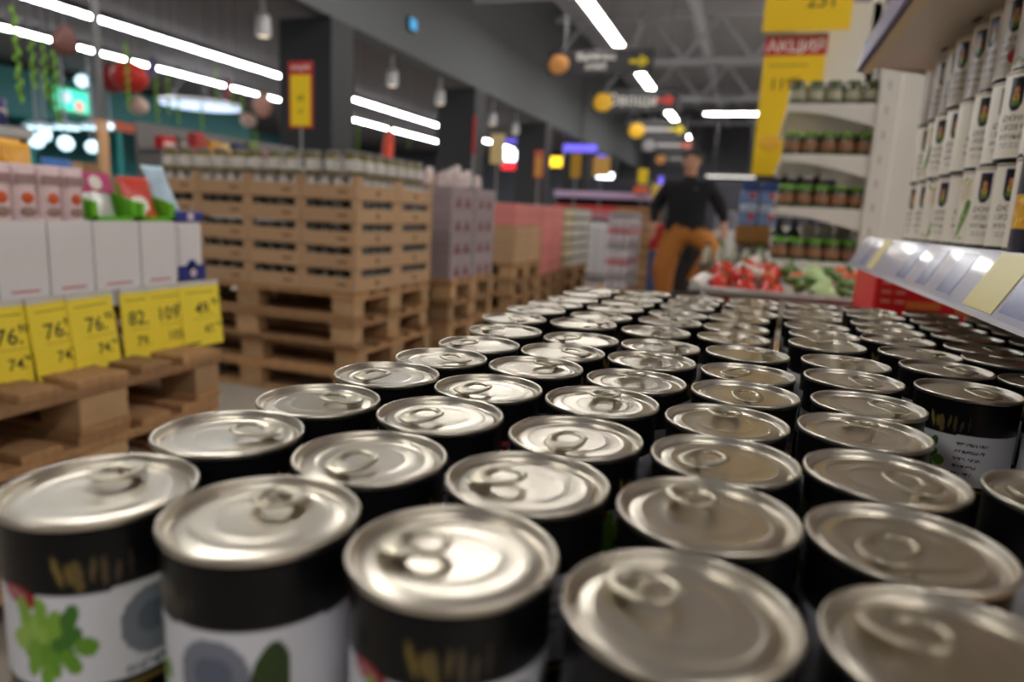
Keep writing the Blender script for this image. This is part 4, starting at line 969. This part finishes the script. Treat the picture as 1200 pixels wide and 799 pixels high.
# ------------------------------------------------------------------ the man
def make_person(px, py):
    J = {}; E = []; R = {}
    def j(n, p, r): J[n] = p; R[n] = r if isinstance(r, tuple) else (r, r)
    j('pelvis', (0, 0, 0.98), (0.18, 0.13)); j('waist', (0, 0, 1.10), (0.185, 0.13)); j('chest', (0, 0, 1.27), (0.205, 0.14)); j('neck0', (0, 0, 1.405), (0.095, 0.075)); j('neck1', (0, -0.01, 1.475), 0.055)
    j('head0', (0, -0.025, 1.545), (0.066, 0.08)); j('head1', (0, -0.02, 1.61), (0.076, 0.092)); j('head2', (0, -0.01, 1.665), (0.062, 0.075))
    E += [('pelvis', 'waist', 'sw'), ('waist', 'chest', 'sw'), ('chest', 'neck0', 'sw'), ('neck0', 'neck1', 'sk'), ('neck1', 'head0', 'sk'), ('head0', 'head1', 'sk'), ('head1', 'head2', 'sk')]
    for s_, n in ((-1, 'r'), (1, 'l')):
        j('sh' + n, (s_ * 0.20, 0, 1.37), 0.09); j('el' + n, (s_ * 0.325, 0.03, 1.16), 0.072); j('wr' + n, (s_ * (0.31 if s_ < 0 else 0.37), -0.07 if s_ < 0 else 0.0, 1.0 if s_ < 0 else 1.03), 0.036)
        wx, wy, wz = J['wr' + n]
        j('pa' + n, (wx, wy - 0.02, wz - 0.06), (0.036, 0.018))
        E += [('chest', 'sh' + n, 'sw'), ('sh' + n, 'el' + n, 'sw'), ('el' + n, 'wr' + n, 'sw'), ('wr' + n, 'pa' + n, 'sk')]
        for q in range(4):
            ox = (q - 1.5) * 0.018; ln = [0.03, 0.036, 0.034, 0.026][q]
            j('f%d%s' % (q, n), (wx + ox, wy - 0.028, wz - 0.095), 0.0088); j('g%d%s' % (q, n), (wx + ox, wy - 0.042, wz - 0.095 - ln), 0.0078); j('h%d%s' % (q, n), (wx + ox, wy - 0.062, wz - 0.11 - ln * 1.4), 0.007)
            E += [('pa' + n, 'f%d%s' % (q, n), 'sk'), ('f%d%s' % (q, n), 'g%d%s' % (q, n), 'sk'), ('g%d%s' % (q, n), 'h%d%s' % (q, n), 'sk')]
        j('t0' + n, (wx - s_ * 0.036, wy - 0.045, wz - 0.055), 0.0095); j('t1' + n, (wx - s_ * 0.04, wy - 0.065, wz - 0.085), 0.0085); E += [('pa' + n, 't0' + n, 'sk'), ('t0' + n, 't1' + n, 'sk')]
    # standing leg (picture side of the stacks) and raised bent leg
    j('hir', (-0.11, 0, 0.90), 0.13); j('knr', (-0.19, -0.03, 0.52), 0.13); j('anr', (-0.13, 0.02, 0.09), 0.052); j('tor', (-0.14, -0.14, 0.04), (0.045, 0.03))
    j('hil', (0.11, 0, 0.91), 0.125); j('knl', (0.31, -0.16, 0.78), 0.10); j('anl', (0.13, -0.12, 0.42), 0.075); j('tol', (0.12, -0.26, 0.365), (0.045, 0.03))
    for n in 'rl': E += [('pelvis', 'hi' + n, 'tr'), ('hi' + n, 'kn' + n, 'tr'), ('kn' + n, 'an' + n, 'tr'), ('an' + n, 'to' + n, 'sh')]
    names_ = list(J); ix = {n: k for k, n in enumerate(names_)}
    me = bpy.data.meshes.new('body'); me.from_pydata([J[n] for n in names_], [(ix[a], ix[b]) for a, b, _ in E], [])
    o = bpy.data.objects.new('body', me); COL.objects.link(o)
    md = o.modifiers.new('skin', 'SKIN'); md.use_smooth_shade = True
    for k, n in enumerate(names_):
        sv = me.skin_vertices[0].data[k]; sv.radius = R[n]; sv.use_root = (n == 'pelvis')
    sb = o.modifiers.new('sub', 'SUBSURF'); sb.levels = 2; sb.render_levels = 2
    dg = bpy.context.evaluated_depsgraph_get(); dg.update(); m2 = bpy.data.meshes.new_from_object(o.evaluated_get(dg)); bpy.data.objects.remove(o)
    mats_ = {'sk': mat('skin', (196, 146, 120), 0.5, var=0.08), 'sw': mat('black_knit', (15, 16, 20), 0.9, var=0.2, scale=60, bump=0.2), 'tr': mat('camel_trousers', (176, 110, 46), 0.8, var=0.15, scale=30, bump=0.2), 'sh': mat('dark_shoe', (34, 30, 28), 0.6), 'bp': mat('black_knee_panel', (24, 22, 22), 0.8)}
    order = ['sk', 'sw', 'tr', 'sh', 'bp']; m2.materials.clear()
    for k in order: m2.materials.append(mats_[k])
    V = np.array([v.co[:] for v in m2.vertices]); A = np.array([J[a] for a, b, _ in E]); B = np.array([J[b] for a, b, _ in E]); kind = [e[2] for e in E]; RA = np.array([max(R[a]) for a, b, _ in E]); RB = np.array([max(R[b]) for a, b, _ in E])
    for p in m2.polygons:
        c = V[list(p.vertices)].mean(0); d = B - A; t_ = np.clip(((c - A) * d).sum(1) / (d * d).sum(1), 0, 1); rad = RA + (RB - RA) * t_; k = kind[int(np.argmin(np.sqrt(((A + d * t_[:, None] - c) ** 2).sum(1)) - rad))]
        if c[2] < 0.965 and k == 'sw' and abs(c[0]) < 0.22 and c[2] > 0.6 and not (abs(c[0]) > 0.2): k = 'tr'
        if c[2] > 0.965 and k == 'tr': k = 'sw'
        p.material_index = order.index(k); p.use_smooth = True
    t = thing('person', 'man in black sweater and camel trousers with one leg raised beyond the cans', 'person', (px, py, 0.0), -0.05)
    put('body', m2, t)
    hm = mat('dark_hair', (44, 34, 28), 0.8, var=0.3, scale=60, bump=0.4)
    b = MB().ball((0, -0.005, 1.645), (0.084, 0.096, 0.072), 18, 12); b.v = [(x, y + (0.03 if (y < -0.04 and z < 1.66) else 0), max(z, 1.60 + (0.055 if y < -0.02 else -0.03))) for x, y, z in b.v]
    b.build('hair', hm, t, True)
    fm = mat('eye_dark', (40, 30, 28), 0.4)
    for s_ in (-1, 1):
        MB().ball((s_ * 0.03, -0.106, 1.60), (0.012, 0.006, 0.006), 10, 6).build('eye', fm, t, True); MB().box(s_ * 0.03 - 0.017, s_ * 0.03 + 0.017, -0.112, -0.104, 1.616, 1.622).build('eyebrow', hm, t)
        MB().ball((s_ * 0.078, -0.015, 1.59), (0.01, 0.02, 0.03), 10, 8).build('ear', mats_['sk'], t, True)
    MB().ball((0, -0.112, 1.575), (0.013, 0.018, 0.026), 10, 8).build('nose', mats_['sk'], t, True); MB().ball((0, -0.100, 1.535), (0.024, 0.008, 0.006), 10, 6).build('mouth', mat('lip', (150, 90, 80), 0.5), t, True)
    MB().box(0.06, 0.10, -0.128, -0.12, 1.335, 1.35, c=0.001).build('chest_logo', mat('logo_grey', (90, 96, 96), 0.6), t)
    # black holster pocket hanging between the legs
    MB().ball((0.055, -0.07, 0.72), (0.05, 0.04, 0.09), 14, 10).build('black_pouch', mats_['bp'], t, True)
    return t
make_person(-0.62, 7.1)
t = thing('step_stool', 'dark step stool under the raised foot of the man', 'stool', (-0.53, 6.82, 0))
MB().box(-0.16, 0.16, -0.12, 0.12, 0.30, 0.333).build('top', DARKM, t)
for sx in (-0.15, 0.12):
    for sy in (-0.11, 0.08): MB().box(sx, sx + 0.03, sy, sy + 0.03, 0, 0.30).build('leg', DARKM, t)
t = thing('dark_dump_bin', 'dark wire dump bin standing behind the legs of the man', 'bin', (-0.62, 8.2, 0.0))
MB().box(-0.35, 0.35, -0.25, 0.25, 0.0, 0.86).build('body', mat('bin_dark', (40, 34, 32), 0.7), t)
for k in range(4): MB().tube([[(-0.36, -0.26), (0.36, -0.26), (0.36, 0.26), (-0.36, 0.26)][k] + (0.87,), [(-0.36, -0.26), (0.36, -0.26), (0.36, 0.26), (-0.36, 0.26)][(k + 1) % 4] + (0.87,)], 0.014, 7).build('rim_bar', GREYM, t)
t = thing('red_basket', 'red shopping basket hanging by the side of the man', 'basket', (-0.91, 7.5, 0.0))
MB().box(-0.1, 0.14, -0.1, 0.1, 0.72, 0.98, c=0.02).build('basket', REDP, t); MB().box(-0.1, 0.1, -0.09, 0.09, 0.0, 0.70, c=0.01).build('blue_stand', mat('stand_blue', (70, 100, 150), 0.5), t)
MB().tube([(-0.09, 0, 0.97), (-0.05, 0, 1.03), (0.09, 0, 1.03), (0.13, 0, 0.97)], 0.008, 6).build('handle', DARKM, t)

# ------------------------------------------------------------------ hanging direction signs
BOARD = mat('sign_board_dark', (48, 46, 50), 0.5)
def dsign(u0, v0, u1, v1, Y, label, pic, txt, arrow, picname):
    a = aY(u0, v1, Y); b = aY(u1, v0, Y); w_, h_ = b[0] - a[0], b[2] - a[2]
    t = thing('direction_sign', label, 'sign', (a[0], Y, a[2]), 0, 'hanging direction signs')
    MB().box(0, w_, -0.02, 0.02, 0, h_, c=0.004).build('board', BOARD, t)
    MB().ball((h_ * 0.45, -0.03, h_ * 0.42), (h_ * 0.48, 0.02, h_ * 0.42), 16, 10).build('food_picture', pic, t, True)
    if isinstance(txt, list):
        for k, s_ in enumerate(txt):
            me = text_mesh(s_, WHITE_INK, h_ * (0.30 if len(txt) > 1 else 0.5)); put('lettering', me, t, (w_ * 0.46, -0.022, h_ * ((0.72 - 0.4 * k) if len(txt) > 1 else 0.5)), FACE_FRONT)
    else: MB().box(w_ * 0.28, w_ * 0.75, -0.023, -0.02, h_ * 0.4, h_ * 0.6, c=0).build('text_line', mat('grey_ink', (170, 168, 166), 0.6), t)
    s_ = h_ * 0.3
    MB().prism([(w_ - 3.4 * s_, h_ / 2 - s_ * .25), (w_ - 1.9 * s_, h_ / 2 - s_ * .25), (w_ - 1.9 * s_, h_ / 2 - s_), (w_ - .5 * s_, h_ / 2), (w_ - 1.9 * s_, h_ / 2 + s_), (w_ - 1.9 * s_, h_ / 2 + s_ * .25), (w_ - 3.4 * s_, h_ / 2 + s_ * .25)], 'y', -0.026, -0.02).build('arrow', arrow, t)
    for q in (0.15, 0.85): MB().tube([(w_ * q, 0, h_), (w_ * q, 0, 7.0 - a[2])], 0.012, 6).build('rod', GREYM, t)
BRD = mat('bread_print', (214, 150, 84), 0.5, var=0.4, scale=12); YLP = mat('yellow_print', (232, 180, 40), 0.5, var=0.2, scale=10); ARY = mat('arrow_yellow', (238, 212, 30), 0.5); ARR = mat('tomato_print', (222, 60, 44), 0.5)
dsign(643, 57, 767, 88, 14.0, 'dark hanging sign with bread picture, two text lines and yellow arrow', BRD, ['Выпечка', 'хлеб'], ARY, 'bread')
dsign(695, 104, 797, 131, 18.2, 'dark hanging sign with yellow food picture and red arrow', YLP, ['Овощи'], ARR, 'cheese')
dsign(736, 141, 808, 162, 23.0, 'dark hanging sign with small orange picture in the third place along the aisle', YLP, None, ARY, 'x')
dsign(752, 162, 815, 178, 27.5, 'dark hanging sign with pale bottle picture near the end of the aisle', GREYM, None, mat('arrow_salmon', (226, 120, 100), 0.5), 'x')
dsign(768, 180, 826, 192, 31.0, 'small dark hanging sign just above the head of the man', BRD, None, ARY, 'x')

# ------------------------------------------------------------------ far part of the hall
u = thing('island_freezer', 'long island freezer with lilac top rail and red tags', 'freezer', (-2.32, 11.0, 0.0))
MB().box(-0.75, 0.75, 0, 2.0, 0.0, 1.0).build('body', mat('freezer_white', (190, 186, 190), 0.4), u); MB().box(-0.78, 0.78, -0.02, 2.02, 1.32, 1.42, c=0.01).build('top_rail', mat('lilac_rail', (196, 170, 206), 0.3), u)
MB().box(-0.74, 0.74, 0.05, 1.95, 1.20, 1.32).build('dark_glass', mat('dark_glass', (30, 28, 36), 0.1), u); MB().box(-0.76, 0.76, -0.01, 0.0, 1.13, 1.20, c=0).build('red_tags', REDPK, u); MB().box(-0.7, 0.7, 0.0, 1.9, 1.0, 1.20).build('goods_tray', PKC, u)
t = thing('orange_box', 'orange box standing on the end of the island freezer', 'box', (-1.68, 10.9, 1.421)); 
MB().box(-0.1, 0.1, -0.1, 0.1, 0, 0.1).build('body', mat('orange_card', (226, 96, 50), 0.5), t); MB().box(-0.101, 0.101, -0.03, 0.03, 0.02, 0.1005).build('tape', mat('tape', (196, 170, 130), 0.35), t)
FD = mat('far_shelf_dark', (52, 50, 58), 0.6, var=0.1)
for k, x in enumerate([-4.6, -1.0, 1.6]):
    t = thing('far_cabinet', 'dark tall cabinet against the far end of the hall, %s across' % ordn(k), 'cabinet', (x, 25.0, 0.0), 0, 'far dark cabinets')
    MB().box(-1.2, 1.2, 0, 0.9, 0, 2.4).build('body', FD, t)
    for q in range(4): MB().box(-1.18 + 0.6 * q, -0.62 + 0.6 * q, -0.02, 0.0, 0.2, 2.3).build('door', mat('far_door', (66, 64, 76), 0.3), t)
# glowing signs of the shops at the far side
def lit_sign(u0, v0, u1, v1, Y, label, col, strength, foot=None):
    a = aY(u0, v1, Y); b = aY(u1, v0, Y); w_, h_ = b[0] - a[0], b[2] - a[2]
    t = thing('lit_sign', label, 'sign', (a[0], Y, a[2]), 0)
    MB().box(-0.05, w_ + 0.05, 0.0, 0.15, -0.05, h_ + 0.05).build('case', DARKM, t); MB().box(0, w_, -0.03, 0.0, 0, h_, c=0.01).build('glowing_face', mat('glow_' + label[:14], col, emit=strength), t)
    MB().tube([(w_ / 2, 0.08, h_), (w_ / 2, 0.08, max(h_ + 0.3, (4.35 if b[0] < -6.3 else 7.0) - a[2]))], 0.02, 6).build('hanger', DARKM, t)
    if foot: MB().box(0, w_, -0.02, 0.0, -0.35, -0.06, c=0.01).build('coloured_strip', mat('glow_foot', foot, emit=1.2), t)
lit_sign(588, 176, 607, 188, 26, 'white lit shop sign over a red strip between the columns', (225, 240, 255), 5.0, (220, 40, 50))
lit_sign(645, 184, 659, 195, 26, 'yellow lit sign beside the round white one', (250, 200, 40), 2.2)
lit_sign(660, 179, 673, 197, 26.5, 'tall rounded white lit sign next to the yellow one', (235, 245, 255), 5.0)
lit_sign(699, 203, 719, 215, 30, 'white lit sign low above the lilac freezer rail', (235, 240, 255), 5.0)
PUR = mat('violet_glow', (110, 100, 230), emit=1.0)
for (a, b, Y, lab) in [((585, 162), (612, 168), 22, 'violet light band between the second and third column'), ((660, 168), (700, 179), 24, 'violet light band behind the third column'), ((700, 180), (725, 188), 33, 'violet light band near the far end of the bulkhead'), ((772, 206), (777, 218), 31.5, 'small violet light panel beside the man')]:
    p, q = aY(*a, Y), aY(*b, Y); t = thing('violet_light', lab, 'lamp', (p[0], Y, q[2])); 
    MB().box(0, q[0] - p[0], 0, 0.2, 0, p[2] - q[2]).build('case', DARKM, t); MB().tube([((q[0] - p[0]) / 2, 0.1, p[2] - q[2]), ((q[0] - p[0]) / 2, 0.1, (4.35 if (p[0] + q[0]) / 2 < -6.3 else 7.0) - q[2])], 0.02, 6).build('hanger', DARKM, t); MB().box(0.02, q[0] - p[0] - 0.02, -0.02, 0, 0.02, p[2] - q[2] - 0.02, c=0.004).build('glowing_face', PUR, t)
p = aY(409 - 0, 45, 11.8)
t = thing('blue_exit_light', 'tiny blue glowing sign on the bulkhead', 'sign', (-5.99, 11.4, 4.05)); MB().box(0, 0.05, -0.14, 0.14, 0, 0.22).build('case', DARKM, t); MB().box(0.05, 0.06, -0.12, 0.12, 0.02, 0.2).build('glowing_face', mat('blue_glow', (60, 150, 200), emit=0.7), t)
# teal shop front on the far side
TX = -19.0
u = thing('teal_kiosk', 'teal shop front with glowing screen far behind the snack display', 'kiosk', (TX, 17.0, 0.0))
MB().box(-0.3, 0, -6, 6, 0, 1.4).build('counter', TEAL, u); MB().box(-0.3, 0, -6, 6, 2.9, 4.2).build('fascia', mat('dark_teal', (14, 96, 94), 0.5), u); MB().box(-3.6, -3.5, -6, 6, 0, 4.2).build('rear_panel', mat('pale_teal', (60, 140, 140), 0.6), u)
for k in range(5): MB().box(-0.25, -0.05, -5.9 + 2.9 * k, -5.7 + 2.9 * k, 1.4, 2.9).build('post', TEAL, u)
MB().box(0.0, 0.06, -2.3, -1.05, 3.2, 3.95).build('screen_case', mat('screen_green_rim', (90, 160, 60), 0.5), u); MB().box(0.06, 0.07, -2.2, -1.15, 3.27, 3.88).build('screen', mat('screen_glow', (70, 220, 190), emit=1.0), u)
MB().ball((0.07, -1.85, 3.65), (0.02, 0.18, 0.16), 12, 8).build('screen_picture', mat('screen_pale', (210, 225, 240), emit=0.9), u, True); MB().ball((0.07, -1.45, 3.45), (0.02, 0.16, 0.16), 12, 8).build('screen_picture', mat('screen_pink', (235, 160, 150), emit=0.9), u, True)
MB().box(0.0, 0.04, -1.0, 1.5, 2.92, 3.2).build('orange_strip', mat('orange_panel', (200, 90, 50), 0.5), u)
GLB = mat('globe_glow', (205, 240, 255), emit=1.5)
for k, (a, b, rr) in enumerate([(43, 165, 0.26), (53, 159, 0.2), (77, 168, 0.26), (108, 172, 0.22), (96, 95, 0.24), (129, 148, 0.14), (116, 176, 0.12)]):
    rr = rr * 0.68; p = aX(a, b, -17.6 + 0.6 * (k % 4)); t = thing('globe_lamp', 'glowing white globe lamp of the teal shop front, %s counted outward' % ordn(k), 'lamp', tuple(p), 0, 'globe lamps')
    MB().ball((0, 0, 0), rr, 14, 10).build('globe', GLB, t, True); MB().tube([(0, 0, rr * 0.9), (0, 0, max(rr + 0.1, 4.3 - p[2]))], 0.02, 5).build('cord', GREYM, t)
for k, (a, b) in enumerate([(45, 149), (78, 149), (109, 149)]):
    p = aX(a, b, -18.0); t = thing('flat_pendant_lamp', 'flat oval glowing pendant over the teal counter, %s from the picture edge' % ordn(k), 'lamp', tuple(p), 0, 'flat pendants')
    MB().lathe([(0.35, 0), (0.36, 0.05), (0.2, 0.12)], 24).build('shade', SPOTW, t, True); MB().lathe([(0.32, -0.05), (0.34, -0.001)], 24).build('diffuser', GLB, t); MB().tube([(0, 0, 0.12), (0, 0, 4.3 - p[2])], 0.015, 5).build('cord', GREYM, t)
# product islands behind the jar trays and the snack display
PCOL = [(196, 40, 44), (150, 30, 84), (206, 170, 90), (60, 50, 46), (220, 200, 190), (28, 32, 90), (176, 60, 60), (130, 130, 128), (112, 130, 70), (210, 150, 60)]
PMT = [mat('pack_colour_%d' % k, c, 0.35, var=0.25, scale=14) for k, c in enumerate(PCOL)]
def island(x0, y0, n, levels, label, gl, step=0.2, deep=0.35, px0=0):
    """open shelf island running along y, front towards +x"""
    L = n * step; u = thing('product_island', label, 'shelf', (x0, y0, 0))
    MB().box(-deep, 0, 0, L, 0, 0.12).build('plinth', SHELFW, u); MB().box(-deep - 0.02, -deep, 0, L, 0.12, levels[-1] + 0.25).build('back_panel', mat('island_grey', (120, 116, 116), 0.5), u)
    for y in (0, L - 0.02): MB().box(-deep, -0.02, y, y + 0.02, 0.12, levels[-1] + 0.02).build('side_panel', mat('island_grey', (120, 116, 116), 0.5), u)
    for z in levels:
        s_ = MB().box(-deep, 0, 0, L, z - 0.025, z).build('shelf_board', SHELFW, u); MB().box(0.0, 0.012, 0, L, z - 0.04, z + 0.005).build('price_rail', mat('pale_rail', (200, 198, 196), 0.4), s_)
    for j, z in enumerate(levels):
        for k in range(n):
            h = random.uniform(0.13, 0.21); c = PMT[(k * 3 + j * 5 + px0) % len(PMT)]
            t = thing('product_pack', '%s, %s level, %s from the near end' % (gl, ['lower', 'middle', 'upper'][j], ordn(k)), 'pack', (x0 - 0.12, y0 + step * (k + 0.5), z + 0.001), random.uniform(-0.15, 0.15), gl + 's')
            w_ = step * random.uniform(0.30, 0.40)
            if (k + j) % 3 == 0: put('bag', pouch_mesh('bag', 2 * w_, h, 0.1, c), t); MB().box(0.03, 0.04, -w_ * 0.5, w_ * 0.5, h * 0.4, h * 0.62).build('print', PMT[4], t)
            else: MB().box(-0.06, 0.06, -w_, w_, 0, h).build('body', c, t); MB().box(0.06, 0.062, -w_ * 0.8, w_ * 0.8, h * 0.35, h * 0.6, c=0).build('print', PMT[(k + 4) % 10], t)
island(-5.0, 4.95, 12, [0.85, 1.15, 1.42], 'long product island of colourful packs behind the jar trays', 'colourful pack on the long island', 0.19)
island(-3.3, 1.6, 5, [0.8, 1.05, 1.30], 'short product island behind the snack display at the picture edge', 'pack on the short island', 0.17, px0=3)
island(-4.2, 6.8, 10, [0.85, 1.1, 1.32], 'grey product island beyond the long one near the first column', 'pack on the grey island', 0.24, px0=6)
# grey pole sign by the snack display
p = aX(121, 176, -3.9)
t = thing('tall_pole_stand', 'tall grey pole with wooden lower sleeve behind the snack display', 'stand', (p[0], p[1], 0.0))
MB().lathe([(0.16, 0), (0.16, 0.02), (0.03, 0.04)], 20).build('foot', GREYM, t); MB().tube([(0, 0, 0.03), (0, 0, 4.3)], 0.022, 10).build('pole', GREYM, t, True); MB().tube([(0, 0, 0.04), (0, 0, 1.47)], 0.034, 10).build('wooden_sleeve', mat('sleeve_wood', (176, 132, 92), 0.6), t, True)
# hanging paper ornaments and vines
ORN = [('tomato_ornament', 'big red paper tomato hanging above the snack display', (152, 90), -6.7, (0.19, 0.19, 0.17), (206, 46, 34)), ('tomato_ornament', 'dark red paper tomato hanging just behind the big one', (132, 92), -7.4, (0.16, 0.16, 0.16), (140, 18, 26)),
       ('garlic_ornament', 'pale paper garlic bulb hanging below the red tomato', (162, 123), -7.15, (0.115, 0.115, 0.115), (236, 206, 190)), ('garlic_ornament', 'large pale pink paper bulb hanging near the disc lamp', (308, 122), -7.3, (0.14, 0.14, 0.2), (232, 176, 158)), ('garlic_ornament', 'small white paper bulb under the large pink one', (291, 140), -7.7, (0.12, 0.12, 0.12), (244, 214, 200)),
       ('leaf_ornament', 'brown paper leaf hanging above the teal kiosk screen', (76, 47), -5.0, (0.05, 0.13, 0.11), (120, 76, 72)), ('leaf_ornament', 'violet paper flower hanging beside the red tomato', (179, 78), -7.9, (0.05, 0.09, 0.14), (120, 110, 170)), ('leaf_ornament', 'mauve paper leaf hanging over the oval lamp', (267, 104), -7.0, (0.04, 0.08, 0.16), (150, 80, 90)), ('pepper_ornament', 'bright red paper pepper standing up behind the jars', (455, 173), -6.75, (0.1, 0.14, 0.40), (236, 84, 56))]
for k, (nm, lab, (a, b), X, rr, c) in enumerate(ORN):
    p = aX(a, b, X); t = thing(nm, lab, 'ornament', tuple(p), 0)
    bb = MB().ball((0, 0, 0), rr, 18, 12)
    if 'tomato' in nm: bb.v = [(x * (1 + 0.06 * math.cos(5 * math.atan2(y, x))), y * (1 + 0.06 * math.cos(5 * math.atan2(y, x))), z) for x, y, z in bb.v]
    if 'garlic' in nm: bb.v = [(x * (1.05 - 0.8 * max(0, z / rr[2]) ** 2), y * (1.05 - 0.8 * max(0, z / rr[2]) ** 2), z) for x, y, z in bb.v]
    if 'leaf' in nm or 'pepper' in nm: bb.v = [(x, y * (0.75 - 0.35 * z / rr[2]) + 0.15 * z, z) for x, y, z in bb.v]
    bb.build('paper_body', mat('paper_%d' % k, c, 0.6, var=0.1), t, True)
    top = 4.35 if X < -6.3 else 7.0
    MB().tube([(0, 0, rr[2] * 0.9), (0, 0, top - p[2])], 0.003, 5).build('thread', GREYM, t)
    if 'tomato' in nm or 'garlic' in nm or 'pepper' in nm: MB().tube([(0, 0, rr[2] * 0.85), (0.02, 0.02, rr[2] * 1.25)], [0.03, 0.015], 7).build('stalk', STEMM, t)
VIN = mat('vine_green', (142, 196, 52), 0.5, var=0.3, scale=6)
for k, (a, b0, b1, X) in enumerate([(15, 5, 115, -4.6), (36, 45, 100, -5.4), (50, 50, 112, -5.4), (63, 58, 142, -5.6), (147, 48, 125, -6.4), (182, 86, 140, -6.6), (196, 88, 132, -6.6), (208, 112, 142, -7), (236, 120, 150, -7), (253, 75, 118, -7), (272, 104, 126, -7), (283, 112, 132, -6.6), (300, 150, 166, -7), (420, 140, 175, -7.5), (480, 148, 175, -8)]):
    p, q = aX(a, b0, X), aX(a, b1, X); L = p[2] - q[2]
    t = thing('hanging_vine', 'hanging green paper vine strand, %s counted away from the picture edge' % ordn(k), 'ornament', (p[0], p[1], q[2]), 0, 'hanging vines')
    MB().tube([(0.01 * math.sin(7 * z), 0.01 * math.cos(9 * z), z) for z in np.linspace(0, L, 10)], 0.006, 5).build('stem', STEMM, t)
    b = MB()
    for q_ in range(max(5, int(L / 0.035))):
        z = L * q_ / max(5, int(L / 0.035)); g = q_ * 2.4; b.ball((0.012 * math.cos(g), 0.012 * math.sin(g), z), (0.013, 0.013, 0.024), 6, 4)
    b.build('foliage', VIN, t, True)
    MB().tube([(0, 0, L), (0, 0, (4.35 if X < -6.3 else 7.0) - q[2])], 0.003, 5).build('thread', GREYM, t)
